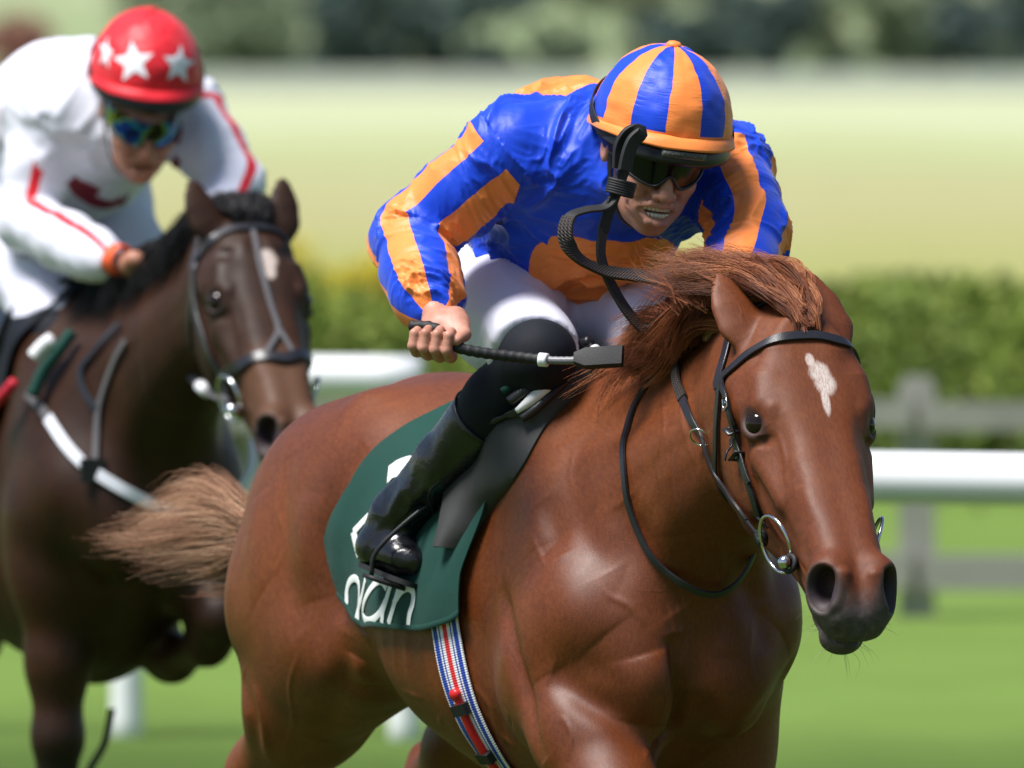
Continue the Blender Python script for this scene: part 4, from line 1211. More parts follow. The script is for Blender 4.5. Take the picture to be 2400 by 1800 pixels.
def skin_mat(name, c1, c2):
    m, nt, b = new_mat(name)
    co = objco(nt); f = noise_n(nt, 28, 5, .6, co); g = noise_n(nt, 260, 3, .6, co)
    c = mixc(nt, ramp(nt, f, [(.35, 0.0), (.65, 1.0)]), c1, c2)
    nt.links.new(c, b.inputs['Base Color'])
    b.inputs['Roughness'].default_value = .46; b.inputs['Specular IOR Level'].default_value = .4
    b.inputs['Subsurface Weight'].default_value = .12; b.inputs['Subsurface Radius'].default_value = (.012, .004, .002); b.inputs['Subsurface Scale'].default_value = .6
    bump(nt, b, math_n(nt, 'ADD', g, math_n(nt, 'MULTIPLY', noise_n(nt, 90, 3, .6, co), .8)), .22, .0016)
    return m

ORANGE = (.94, .26, .055); BLUE = (.002, .050, .58)
M_SKIN_A = skin_mat('weathered_skin', (.40, .175, .115), (.52, .255, .18))
M_BREECH = simple_mat('white_breeches', (.72, .72, .84), .55, spec=.3, var=.03, nscale=20, bumps=.10, bscale=90, sheen=.1)
M_SOCK = simple_mat('black_sock', (.006, .008, .014), .75, spec=.25, var=.2, bumps=.25, bscale=700)
def boot_mat():
    m, nt, b = new_mat('black_patent_boot')
    co = objco(nt)
    b.inputs['Base Color'].default_value = (.006, .006, .008, 1)
    nt.links.new(ramp(nt, noise_n(nt, 30, 5, .6, co), [(.3, .16), (.7, .34)]), b.inputs['Roughness'])
    b.inputs['Specular IOR Level'].default_value = .5; b.inputs['Coat Weight'].default_value = .25; b.inputs['Coat Roughness'].default_value = .06
    bump(nt, b, noise_n(nt, 55, 4, .55, co, .5), .35, .006)
    return m
M_BOOT = boot_mat()
M_BLACK = simple_mat('black_plastic', (.010, .010, .011), .35, spec=.5, var=.2, bumps=.1, bscale=300)
M_RUBBER = simple_mat('black_rubber', (.012, .012, .013), .6, spec=.4, var=.2, bumps=.3, bscale=400)
M_LEATHER = simple_mat('black_leather', (.014, .014, .018), .34, spec=.55, var=.25, nscale=60, bumps=.2, bscale=500)
M_STEEL = simple_mat('steel', (.62, .63, .64), .16, metal=1.0, var=.05)
M_TEETH = simple_mat('teeth', (.78, .72, .58), .25, var=.1)

def lens_mat(name, col, rough, iri=None):
    m, nt, b = new_mat(name)
    if iri:
        co = nd(nt, 'ShaderNodeTexCoord').outputs['Object']
        f = noise_n(nt, 22, 2, .5, co)
        nt.links.new(ramp(nt, f, [(.36, (.004, .006, .01)), (.43, (.01, .03, .3)), (.49, (.01, .20, .25)), (.54, (.24, .30, .01)), (.60, (.01, .01, .01))]), b.inputs['Base Color'])
        b.inputs['Metallic'].default_value = .5
    else: b.inputs['Base Color'].default_value = tuple(col) + (1,)
    b.inputs['Roughness'].default_value = rough; b.inputs['Specular IOR Level'].default_value = .35
    return m

def cap_mat(name, c1, c2, stars=False):
    m, nt, b = new_mat(name)
    cp = nd(nt, 'ShaderNodeSeparateXYZ', {0: attr(nt, 'cap').outputs['Vector']}).outputs     # longitude (in turns), height angle, band flag
    co = objco(nt)
    if not stars:
        w = math_n(nt, 'MULTIPLY', math_n(nt, 'SUBTRACT', noise_n(nt, 25, 2, .5, co), .5), .12)
        k = math_n(nt, 'FLOORED_MODULO', math_n(nt, 'FLOOR', math_n(nt, 'ADD', math_n(nt, 'MULTIPLY', cp[0], 12.0), math_n(nt, 'ADD', w, 12.5))), 2.0)
        c = mixc(nt, k, c1, c2)
        c = mixc(nt, math_n(nt, 'GREATER_THAN', cp[2], .5), c, c1)
    else:
        c = mixc(nt, 0.0, c1, c1)
    c = mixc(nt, .14, c, mixc(nt, noise_n(nt, 40, 4, .6, co), (0, 0, 0), (1, 1, 1)), 'SOFT_LIGHT')
    nt.links.new(c, b.inputs['Base Color'])
    b.inputs['Roughness'].default_value = .45; b.inputs['Specular IOR Level'].default_value = .3; b.inputs['Sheen Weight'].default_value = .1
    # small gathers running across the panels near the seams
    ph = math_n(nt, 'FRACT', math_n(nt, 'ADD', math_n(nt, 'MULTIPLY', cp[0], 12.0), 12.5))
    edge = math_n(nt, 'ABSOLUTE', math_n(nt, 'SUBTRACT', ph, .5))
    cv = nd(nt, 'ShaderNodeCombineXYZ', {0: math_n(nt, 'MULTIPLY', cp[0], 14.0), 1: math_n(nt, 'MULTIPLY', cp[1], 26.0), 2: 0.0}).outputs[0]
    g = noise_n(nt, 1.0, 3, .6, cv, .4)
    h = math_n(nt, 'ADD', math_n(nt, 'MULTIPLY', g, math_n(nt, 'MULTIPLY', edge, 1.6)), math_n(nt, 'MULTIPLY', noise_n(nt, 30, 3, .5, co), .5))
    bump(nt, b, h, .32, .006)
    return m

def helmet(A, W, root, m_cap, m_hat, style):
    """silk cap over a skull helmet: shell, cap with peak, button"""
    c0 = np.zeros(3); a, bb, hh = .142, .116, .130
    nth, nph = 40, 96
    # skull cap below the silk
    def dome(ra, rb, rh, lo, shape=None):
        V, at = [], []
        for i in range(nth + 1):
            el = radians(90) + (radians(lo) - radians(90)) * i / nth
            for j in range(nph):
                q = 2 * pi * j / nph
                x, y, z = ra * cos(el) * cos(q), rb * cos(el) * sin(q), rh * sin(el)
                V.append((x, y, z)); at.append((q / (2 * pi), el, 0))
        i = np.arange(nth)[:, None] * nph; j = np.arange(nph)[None]; j2 = (j + 1) % nph
        Q = np.stack([i + j, i + nph + j, i + nph + j2, i + j2], -1).reshape(-1, 4)
        return np.array(V), Q, np.array(at, float)
    V, Q, at = dome(a - .008, bb - .008, hh - .006, -30)
    obj('helmet_shell', W(A.P(V + c0)), Q, m_hat, root)
    V, Q, at = dome(a, bb, hh, -10)
    # unwrap longitude per vertex as an angle attribute pair through duplicated seam: use a rotated start so the seam lies at the back
    lon = at[:, 0].copy(); lon[lon > .5] -= 1
    # puckers
    el = at[:, 1]
    puck = .0016 * noise3(np.stack([lon * 30, el * 9, lon * 0], 1), 1.0) + .0022 * noise3(np.stack([np.cos(lon * 2 * pi) * 2, np.sin(lon * 2 * pi) * 2, el * 2], 1), 1.0)
    V = V * (1 + puck / .12)[:, None]
    rim = el < radians(-1)
    # split the seam ring at the back: rebuild faces with a duplicated column
    n = len(V); col = (lon == lon.max()) 
    at2 = np.stack([lon, el, rim.astype(float)], 1)
    half = nph // 2
    jj = np.arange(nph)
    V3 = V.reshape(nth + 1, nph, 3); A3 = at2.reshape(nth + 1, nph, 3)
    order = np.r_[np.arange(half + 1, nph), np.arange(0, half + 1)]
    V3 = V3[:, order]; A3 = A3[:, order]
    V3 = np.concatenate([V3[:, -1:], V3], 1); A3 = np.concatenate([A3[:, -1:], A3], 1); A3[:, 0, 0] = -.5
    m = nph + 1
    i = np.arange(nth)[:, None] * m; j = np.arange(m - 1)[None]
    Q = np.stack([i + j, i + m + j, i + m + j + 1, i + j + 1], -1).reshape(-1, 4)
    cap = obj('cap', W(A.P(V3.reshape(-1, 3) + c0)), Q, m_cap, root, attrs={'cap': A3.reshape(-1, 3)})
    # peak: a soft rolled edge that runs round the cap and juts out over the brow
    pk = MB(); ang = np.linspace(-pi, pi, 97)[:-1]
    rows = []
    for u in np.linspace(0, 1, 9):
        r = []
        for q in ang:
            f = max(0, cos(q)) ** 1.5; jut = .006 + .014 * f; dz = -.013 - .007 * f
            el = radians(-3); x, y, z = (a + .001) * cos(el) * cos(q), (bb + .001) * cos(el) * sin(q), hh * sin(el)
            o = nrm(np.array([cos(q) * bb, sin(q) * a, 0]))
            lift = .0045 * sin(u * pi)
            p = np.array([x, y, z]) + o * jut * (u ** .8) + np.array([0, 0, dz * u + lift]) + .0012 * noise3(np.array([q * 4, u * 2, 0.]), 1.0)
            r.append(p)
        rows.append(r)
    for u in np.linspace(1, 0, 5)[1:]:        # underside
        r = []
        for k, q in enumerate(ang):
            top = np.array(rows[int(round(u * 8))][k]); r.append(top + np.array([0, 0, -.006 - .004 * (1 - u)]))
        rows.append(r)
    R = np.array(rows); n0, n1 = R.shape[:2]
    i = np.arange(n0 - 1)[:, None] * n1; j = np.arange(n1)[None]
    Q = np.stack([i + j, i + n1 + j, i + n1 + (j + 1) % n1, i + (j + 1) % n1], -1).reshape(-1, 4)
    at = np.zeros((n0 * n1, 3)); at[:, 2] = 1
    obj('cap_peak', W(A.P(R.reshape(-1, 3) + c0)), Q, m_cap, cap, attrs={'cap': at})
    pb = []; q = np.linspace(radians(-82), radians(82), 49)
    for u in np.linspace(0, 1, 6):
        pb.append(np.stack([(a + .004 + .012 * sin(u * pi * .6)) * np.cos(q), (bb + .002) * np.sin(q), -.018 - (.030 * np.cos(q) ** .7 + .006) * u], 1))
    G = np.array(pb); V, Q = sheet(G, .003); obj('visor', W(A.P(V)), Q, m_hat, root)
    bt = MB(); top = c0 + np.array([0, 0, hh])
    bt.tube(W(A.P([top + (0, 0, -.004), top + (0, 0, .002), top + (0, 0, .006), top + (0, 0, .0075)])), np.array([.014, .013, .009, .001]), 14)
    V = np.concatenate(bt.V); at = np.zeros((len(V), 3)); at[:, 2] = 1
    bt.build('cap_button', m_cap, cap, attrs={'cap': at})
    return cap

def goggles(A, HA, W, root, m_lens, m_strap, m_frame):
    L = MB(); n, k = 41, 9
    q = np.linspace(radians(-74), radians(74), n)
    rows = []
    for v in np.linspace(0, 1, k):
        for a in q:
            s = abs(sin(a))
            top = .040; bot = -.022 + .026 * math.exp(-(a / .16) ** 2) + .020 * s ** 3
            z = bot + (top - bot) * v
            r = np.array([.121 * cos(a) + .004 * math.exp(-(a / .25) ** 2), .085 * sin(a)])
            rows.append((r[0] - .006 - .05 * max(0, z - .02), r[1], z))
    V = np.array(rows); i = np.arange(k - 1)[:, None] * n; j = np.arange(n - 1)[None]
    Q = np.stack([i + j, i + j + 1, i + n + j + 1, i + n + j], -1).reshape(-1, 4)
    g = obj('goggles', W(A.P(V)), Q, m_lens, root)
    f = MB(); f.tube(W(A.P(V[:n] + np.array([.001, 0, 0]))), .0028, 8); f.build('goggle_frame', m_frame, g)
    st = MB()
    a = np.linspace(radians(48), radians(312), 56)
    el = radians(-12) + radians(40) * np.clip(.35 - np.cos(a), 0, 1.35) / 1.35
    O = np.stack([np.cos(el) * np.cos(a), np.cos(el) * np.sin(a), np.sin(el)], 1)
    P = O * np.array([.1465, .1205, .1345]); O = nrm(O / np.array([.1465, .1205, .1345]))
    V, Q = strap_mesh(W(HA.P(P)), nrm(W(HA.P(P + O * .01)) - W(HA.P(P))), .022, .0022)
    st.add(V, Q); st.build('goggle_strap', m_strap, g)
    return g

def build_jockey(frame, J, style):
    W = frame.W
    root = thing('person', W(J['pelvis']) - np.array([0, 0, .15]), *style['label'])
    # body
    S = sculpt_body(J); h0 = style['res'] * 1.3
    V, F = S.mesh(h0, smooth=1)
    hd, hn, hf_ = J['head'], J['hand_n'], J['hand_f']
    def near(c):
        q = hd.Q(c); m = (np.abs(q[:, 0]) < .16) & (np.abs(q[:, 1]) < .12) & (q[:, 2] < .03) & (q[:, 2] > -.15)
        for k in (hn, hf_): m |= np.linalg.norm(c - k.P((0, .01, -.01)), axis=1) < .085
        return m
    for _ in range(style['levels']): V, F = refine(S, V, F, near)
    N = vnormals(V, F)
    P = hd.P
    for sg in (-1, 1):     # creases of the grimace
        for pts, r, a in (([(.100, .019, -.036), (.090, .038, -.058), (.080, .044, -.080)], .0055, -.006), ([(.094, .028, -.040), (.084, .044, -.052)], .010, .005),
                          ([(.086, .046, -.056), (.076, .050, -.080)], .004, -.0025), ([(.094, .022, -.092), (.085, .034, -.086)], .005, -.003)):
            brush(V, N, P(np.array([(x, sg * y, z) for x, y, z in pts])), r, a)
    body = obj('body', W(V), F, style['skin'], root)
    # teeth
    if style.get('teeth'):
        for row, z0, hgt in ((1, -.0645, .0100), (-1, -.0785, .0080)):
            for i in range(-3, 4):
                t = MB(); a = i * .0066 - .003; x = .1030 - 9.0 * a * a
                ang = a * 14
                R = hd.M @ np.array([[cos(ang), -sin(ang), 0], [sin(ang), cos(ang), 0], [0, 0, 1]])
                t.box(W(P((x, a, z0))), (.005, .0060, hgt), frame.M @ R); t.build('tooth', M_TEETH, body)
    # jersey
    S = sculpt_jersey(J); V, F = S.mesh(style['res'], smooth=2)
    if style['levels'] > 1: V, F = refine(S, V, F, lambda c: np.ones(len(c), bool), 1)
    tor_ax = nrm(J['upper'] - J['waist'])
    armc = np.zeros((len(V), 3)); armc[:, 2] = -1; bd = np.full(len(V), 9.0); alen = np.zeros(len(V))
    for sd in ('n', 'f'):
        d, t, c, s = limb_coords(V, [J['sh_' + sd], J['el_' + sd], J['wr_' + sd]], np.asarray(style['ref_' + sd], float))
        core = seg_dist(V, np.array([J['waist'], J['chest'], J['upper']]))[0]
        m = (d < bd) & (d < np.where(t > .45, .095, .105)) & (d < core * np.where(t > .75, .66, .60)) & (t > -.05) & ((t > .62) | (core > .190))
        bd[m] = d[m]; armc[m] = np.stack([c, s, t], 1)[m]
    isarm = armc[:, 2] > 0
    # folds: across the sleeves, bunched at elbow and cuff; along the body
    t = armc[:, 2]
    ca = np.stack([t * 5.5 + armc[:, 0] * .55, armc[:, 0] * 1.0, armc[:, 1] * 1.0], 1)
    u = (V - J['waist']) @ tor_ax
    cb = np.stack([V[:, 0] * 17 + V[:, 2] * 11, V[:, 1] * 14 - V[:, 2] * 11, V[:, 2] * 5], 1)
    amp = np.where(isarm, .0070 + .0035 * np.exp(-((t - 1) / .22) ** 2) + .003 * np.exp(-((t - 1.9) / .12) ** 2), .0165) * style.get('fold', 1)
    V = folds(V, F, np.where(isarm[:, None], ca, cb), amp, style['seed'])
    dc = style['disc']; tor = np.stack([(u - dc[0]) / dc[2], (V[:, 1] - dc[1]) / dc[2], V[:, 2]], 1)
    obj('jersey', W(V), F, style['jersey'], root, attrs={'arm': armc, 'tor': tor, 'lp': V})
    # elastic cuff frill
    # breeches
    S = Sculpt()
    S.chain([(J['waist'] * .4 + J['pelvis'] * .6, .120), (J['pelvis'], .128)], .06, flat=((0, 1, 0), 1.25))
    for sd in ('n', 'f'):
        hp, kn = J['hip_' + sd], J['kn_' + sd]
        S.cone(J['pelvis'], hp, .12, .112, .08)
        S.chain([(hp, .108), (hp * .5 + kn * .5, .092), (hp * .1 + kn * .9, .066), (hp * -.12 + kn * 1.12, .060)], .05)
    for sd in ('n', 'f'):      # open hem just above the knee
        kn, an, hp = J['kn_' + sd], J['an_' + sd], J['hip_' + sd]
        d = nrm(nrm(kn - hp) + np.array([0, (-.25 if sd == 'n' else .25), -.15]))
        S.cut(kn - nrm(kn - hp) * .014, d, .16)
    V, F = S.mesh(style['res'], smooth=2)
    lc = np.stack([V[:, 0] * 10 + V[:, 2] * 14, V[:, 1] * 7, V[:, 2] * 8 - V[:, 0] * 5], 1)
    V = folds(V, F, lc, .0050, style['seed'] + 5)
    obj('breeches', W(V), F, style['breeches'], root)
    # socks and boots
    for sd in ('n', 'f'):
        kn, an, toe, heel = J['kn_' + sd], J['an_' + sd], J['toe_' + sd], J['heel_' + sd]; hp = J['hip_' + sd]
        S = Sculpt()
        S.chain([(hp * .25 + kn * .75, .056), (kn, .0535), (kn * .72 + an * .28, .0560), (kn * .45 + an * .55, .048)], .03)
        S.ell(kn + nrm(kn - hp) * .008, (.054, .054, .054), .03)
        V, F = S.mesh(style['res'], smooth=2)
        V = folds(V, F, np.stack([V[:, 0] * 8, V[:, 2] * 9, V[:, 1] * 8], 1), .0022, 3)
        obj('sock', W(V), F, M_SOCK, root)
        S = Sculpt()
        top = kn * .60 + an * .40
        S.chain([(top, .0590), (kn * .35 + an * .65, .0475), (an * .92 + kn * .08, .0405), (an, .0400)], .02)
        fd = nrm(toe - heel); ball = heel * .3 + toe * .7
        S.cone(an, heel + fd * .03, .041, .034, .03)
        S.chain([(heel + fd * .030, .035), (ball, .031), (toe - fd * .02, .022)], .03, flat=(nrm(np.cross(fd, np.cross(an - heel, fd))), .8))
        cutd = nrm(kn - an)
        S.ell(top + cutd * .075, (.075, .10, .10), .003, 's', R=Ax((0, 0, 0), cutd, (0, 1, .2)).M)
        V, F = S.mesh(style['res'] * .8, smooth=2)
        d, t, c, s = limb_coords(V, [kn, an, toe], np.array([0, -1.0, .2]))
        rk = (1 - np.abs(noise3(np.stack([t * 7 + c * 1.2, c * .9, s * .9], 1), 1.0))) ** 2 - .4
        V = V + vnormals(V, F) * (rk * (.0025 + .0075 * np.exp(-((t - .80) / .20) ** 2)))[:, None]
        V = relax(V, F, .4)
        boot = obj('boot', W(V), F, style['boot'], root)
        # top welt, sole, heel seam
        b = MB(); e1 = nrm(np.cross(cutd, (0, .2, 1))); e2 = np.cross(cutd, e1); q = np.linspace(0, 2 * pi, 40, endpoint=False)
        P = top + cutd * .012 + e1 * (.0602 * np.cos(q))[:, None] + e2 * (.0602 * np.sin(q))[:, None]
        b.tube(W(P), .0022, 6, closed=True); b.build('top_welt', M_LEATHER, boot)
        up = nrm(np.cross(fd, np.cross(an - heel, fd))); lat = np.cross(up, fd)
        b = MB(); o = []
        for q in np.linspace(0, 2 * pi, 48, endpoint=False):
            L = np.linalg.norm(toe - heel); x = .5 * L + (.5 * L + .006) * cos(q); y = (.034 + .010 * cos(q)) * sin(q)
            o.append(heel + fd * x + lat * y - up * .034)
        o = np.array(o); V = np.vstack([o, o - up * .009, o.mean(0)[None] - up * .009]); n = 48
        Q = [[i, (i + 1) % n, n + (i + 1) % n, n + i] for i in range(n)]; T = [[n + i, n + (i + 1) % n, 2 * n] for i in range(n)]
        b.add(W(V), Q, T); b.build('sole', M_RUBBER, boot, sharp=40)
    cap = helmet(J['helm'], W, root, style['cap'], M_BLACK, style)
    goggles(hd, J['helm'], W, root, style['lens'], style['strap'], M_BLACK)
    return root, cap
def camdir(frame, r, u, t):
    """direction given as (right, up, towards camera) of the picture -> the horse's frame"""
    return np.array([r, -t, u]) @ frame.M
JA = {}
JA['pelvis'] = np.array([-.36, 0, 1.735]); JA['waist'] = np.array([-.24, 0, 1.80]); JA['chest'] = np.array([-.09, 0, 1.875]); JA['upper'] = np.array([.04, 0, 1.885])
JA['head'] = head_axes(FA.px(1533, 344, .24), 26, -6, -7)
JA['helm'] = head_axes(FA.px(1552, 284, .225), 8, -6, -7)
JA['sh_n'] = FA.px(1205, 352, .03); JA['el_n'] = FA.px(958, 556, -.05); JA['wr_n'] = FA.px(1012, 722, .14)
JA['sh_f'] = np.array([.08, .19, 1.885]); JA['el_f'] = FA.px(1760, 545, .25); JA['wr_f'] = FA.px(1712, 716, .40)
w = camdir(FA, .96, -.11, .26)
k = camdir(FA, -.22, -.75, .62)
JA['hand_n'] = Ax(FA.px(1030, 785, .20), w, k)
_c = BVH_A.ray_cast(Vector((.50, HFA.o[1] * .6, 2.2)), Vector((0, 0, -1)))[0]
JA['hand_f'] = Ax(np.array(_c) + np.array([0, .034, -.012]), camdir(FA, -.5, .3, .6), camdir(FA, -.55, -.75, .3))
JA['hip_n'] = np.array([-.32, -.105, 1.70]); JA['hip_f'] = np.array([-.31, .085, 1.70])
JA['kn_n'] = FA.px(1262, 835, .11); JA['an_n'] = FA.px(930, 1214, -.22)
JA['heel_n'] = FA.px(866, 1274, -.27); JA['toe_n'] = FA.px(986, 1322, -.13)
JA['kn_f'] = FA.px(1545, 800, .09); JA['an_f'] = JA['an_n'] * np.array([1, -1, 1])
JA['heel_f'] = JA['heel_n'] * np.array([1, -1, 1]); JA['toe_f'] = JA['toe_n'] * np.array([1, -1, 1])
JA['billow'] = [((-.10, 0, 1.77), (.17, .15, .12), .06)]
STY_A = dict(label=('jockey in royal blue and orange silks with striped cap, crouched gritting his teeth', 'jockey', 'jockeys'), res=.0065, levels=2, skin=M_SKIN_A, teeth=True,
             jersey=stripe_mat('blue_orange_silks', ORANGE, BLUE, BLUE, True, None, 8, 1.0), breeches=M_BREECH, boot=M_BOOT, seed=1, disc=(.205, 0, .125),
             ref_n=(0, -.6, .8), ref_f=(.3, .9, .5), cap=cap_mat('striped_cap_silk', ORANGE, BLUE), lens=lens_mat('dark_visor', (.004, .004, .006), .14), strap=M_RUBBER)
jockey_a, cap_a = build_jockey(FA, JA, STY_A)

# maker's plate on the helmet
def text_on(txt, size, axes, W, centre, u, v, n, mat, name, parent, depth=.0008):
    """flat lettering laid at centre (frame of axes) with baseline along u and up along v"""
    cu = bpy.data.curves.new(name, 'FONT'); cu.body = txt; cu.size = size; cu.align_x = 'CENTER'; cu.align_y = 'CENTER'; cu.resolution_u = 3
    ob = bpy.data.objects.new(name, cu); COL.objects.link(ob)
    me = bpy.data.meshes.new_from_object(ob.evaluated_get(bpy.context.evaluated_depsgraph_get()))
    bpy.data.objects.remove(ob); 
    V = np.zeros(len(me.vertices) * 3, np.float32); me.vertices.foreach_get('co', V); V = V.reshape(-1, 3)
    tri = [[list(p.vertices) for p in me.polygons]]
    out = MB()
    for p in me.polygons:
        vs = list(p.vertices)
        for k in range(1, len(vs) - 1): out.T.append(np.array([[vs[0], vs[k], vs[k + 1]]]))
    u, v, n = np.asarray(u, float), np.asarray(v, float), np.asarray(n, float)
    Pn = np.asarray(centre, float) + V[:, :1] * u + V[:, 1:2] * v + n * depth
    out.V = [W(axes.P(Pn)) if axes is not None else W(Pn)]; out.n = len(V)
    bpy.data.meshes.remove(me)
    return out.build(name, mat, parent, smooth=False)

A = JA['helm']; vis = kid0 = [c for c in jockey_a.children if c.name.startswith('visor')][0]
m = MB(); q = np.linspace(-.30, .36, 14); rows = [np.stack([(.142 + .0185) * np.cos(q), .119 * np.sin(q), np.full(14, z)], 1) for z in (-.041, -.029)]
V, Q = sheet(np.array(rows), .0012); m.add(FA.W(A.P(V)), Q); plate = m.build('maker_plate', simple_mat('grey_plate', (.10, .105, .09), .4), vis)
text_on('CHAMPION', .011, A, FA.W, (.1632, .004, -.035), (0, 1, 0), (0, 0, 1), (1, 0, 0), simple_mat('plate_lettering', (.010, .010, .010), .5), 'lettering', plate)
# ================================================================== hair
def hair_mat(name, c1, c2, c3):
    m, nt, b = new_mat(name)
    r = attr(nt, 'rnd').outputs['Fac']
    nt.links.new(ramp(nt, r, [(.0, c1), (.5, c2), (1.0, c3)]), b.inputs['Base Color'])
    b.inputs['Roughness'].default_value = .48; b.inputs['Specular IOR Level'].default_value = .30
    return m
def strands(guides, frame, rad=.0007, nseg=12, seed=1):
    """guides: list of (points, count, root spread, tip spread, wave); every lock becomes many thin tapering strands"""
    rg = np.random.default_rng(seed); VV, QQ, RR = [], [], []; base = 0
    for pts, cnt, s0, s1, wav in guides:
        G = spline(np.asarray(pts, float), nseg); T, N, B = frames(G)
        u = np.linspace(0, 1, nseg)
        L = np.linalg.norm(np.diff(G, axis=0), axis=1).sum()
        tone = rg.random() ** 1.5 * .75
        for _ in range(cnt):
            a = rg.uniform(0, 2 * pi); q = math.sqrt(rg.random())
            sp = (s0 + (s1 - s0) * u ** 1.3) * q
            ph = rg.uniform(0, 2 * pi); fr = rg.uniform(1.5, 4)
            wx = wav * np.sin(u * fr * 2 + ph) * u; wy = wav * np.cos(u * fr * 1.7 + ph * 1.3) * u
            cut = rg.uniform(.72, 1.0)
            g = G + N * (cos(a) * sp + wx)[:, None] + B * (sin(a) * sp + wy)[:, None]
            g = g + rg.normal(0, .0015, 3)
            uu = np.linspace(0, cut, nseg) * (nseg - 1); i = np.minimum(uu.astype(int), nseg - 2); f = (uu - i)[:, None]
            P = g[i] * (1 - f) + g[i + 1] * f
            r = rad * (1 - .75 * u) * rg.uniform(.7, 1.25)
            d = np.gradient(P, axis=0); n1 = nrm(np.cross(d, [.3, .5, .8])); n2 = nrm(np.cross(d, n1))
            ring = np.stack([P + n1 * r[:, None], P + (-.5 * n1 + .87 * n2) * r[:, None], P + (-.5 * n1 - .87 * n2) * r[:, None]], 1).reshape(-1, 3)
            VV.append(ring); k = np.arange(nseg - 1)[:, None] * 3; j = np.arange(3)[None]
            QQ.append(np.stack([k + j, k + (j + 1) % 3, k + 3 + (j + 1) % 3, k + 3 + j], -1).reshape(-1, 4) + base)
            RR.append(np.full(len(ring), np.clip(tone + (rg.random() - .3) * .45, 0, 1))); base += len(ring)
    return frame.W(np.concatenate(VV)), np.concatenate(QQ), np.concatenate(RR)
def fpts(frame, pts): return [frame.px(a, b, x) for a, b, x in pts]

M_MANE = hair_mat('chestnut_mane', (.055, .012, .004), (.23, .058, .018), (.46, .165, .062))
M_TAIL = hair_mat('flaxen_tail', (.14, .060, .030), (.46, .24, .14), (.80, .56, .37))
rg = np.random.default_rng(5); hrng = rg
def crest(x):       # top of the chestnut neck at forward position x
    hh, nn, _, _ = BVH_A.ray_cast(Vector((x, HFA.o[1] * np.clip((x - .1) / .6, 0, 1) ** 1.3, 2.2)), Vector((0, 0, -1))); return np.array(hh)
def jit(pts, s): return [np.asarray(p) + rg.normal(0, s, 3) for p in pts]
mane = []
X = HFA.o[0]
# locks whose roots run along the crest; each is swept up off the neck, back and then down its near side
for x in np.linspace(.38, X - .10, 30):
    r = crest(x) - np.array([0, 0, .006]); f = (x - .36) / (X - .46)
    lift = .015 + .05 * f; back = .10 + .05 * f
    for k in range(3):
        e = rg.uniform(.6, 1.1)
        p1 = r + np.array([-.03, -.006, lift * .8]) * e
        p2 = r + np.array([-back * .62, -.045 - .02 * rg.random(), lift * .9 - .01]) * e
        p3 = r + np.array([-back * 1.0, -.090 - .03 * rg.random(), lift * .4 - .035 - .04 * rg.random()]) * e
        p4 = r + np.array([-back * 1.25, -.120 - .04 * rg.random(), -.060 - .05 * rg.random()]) * e
        mane.append((jit([r, p1, p2, p3, p4], .017), 17, .004, .010 + .016 * rg.random(), .010))
# wind-blown locks read off the photograph
for pts, cnt, sp in (
    ([(1712, 735, X - 0.17), (1670, 690, X - 0.20), (1625, 690, X - 0.24), (1580, 735, X - 0.27), (1545, 790, X - 0.31), (1520, 840, X - 0.34)], 110, .022),
    ([(1705, 745, X - 0.17), (1660, 720, X - 0.19), (1610, 745, X - 0.24), (1570, 800, X - 0.28), (1560, 870, X - 0.30)], 110, .020),
    ([(1700, 760, X - 0.17), (1640, 760, X - 0.22), (1590, 800, X - 0.27), (1550, 860, X - 0.31), (1500, 890, X - 0.35)], 110, .022),
    ([(1700, 720, X - 0.17), (1650, 650, X - 0.21), (1590, 620, X - 0.25), (1530, 628, X - 0.29)], 26, .020),
    ([(1710, 700, X - 0.16), (1670, 630, X - 0.21), (1640, 600, X - 0.23), (1600, 590, X - 0.25)], 40, .016),
    ([(1700, 690, X - 0.17), (1660, 640, X - 0.21), (1610, 640, X - 0.24), (1560, 680, X - 0.28), (1510, 690, X - 0.31)], 44, .020),
    ([(1620, 780, X - 0.24), (1540, 740, X - 0.31), (1480, 745, X - 0.35), (1435, 770, X - 0.39)], 60, .018),
    ([(1600, 800, X - 0.27), (1520, 770, X - 0.33), (1470, 790, X - 0.37), (1425, 800, X - 0.41)], 70, .020),
    ([(1590, 830, X - 0.28), (1510, 800, X - 0.34), (1460, 820, X - 0.39), (1430, 850, X - 0.42)], 80, .020),
    ([(1570, 850, X - 0.30), (1500, 850, X - 0.35), (1450, 870, X - 0.40)], 80, .018),
    ([(1735, 690, X - 0.15), (1700, 630, X - 0.18), (1660, 600, X - 0.21), (1640, 575, X - 0.22)], 46, .014),
    ([(1760, 680, X - 0.15), (1730, 630, X - 0.17), (1690, 610, X - 0.20), (1650, 620, X - 0.23)], 70, .016)):
    mane.append((fpts(FA, pts), cnt, .012, sp, .006))
for k in range(50):     # stray hairs
    a = rg.uniform(1560, 1740); b = rg.uniform(640, 740)
    mane.append((fpts(FA, [(a, b, X - .15), (a - rg.uniform(20, 60), b - rg.uniform(20, 60), X - .19), (a - rg.uniform(60, 170), b - rg.uniform(20, 110), X - .24)]), 3, .004, .02, .008))
mane = [(a_, int(c_ * 1.6), s0_, s1_, w_) for a_, c_, s0_, s1_, w_ in mane]
V, Q, R = strands(mane, FA, .00058, 12, 2); obj('mane', V, Q, M_MANE, horse_a, attrs={'rnd': R})
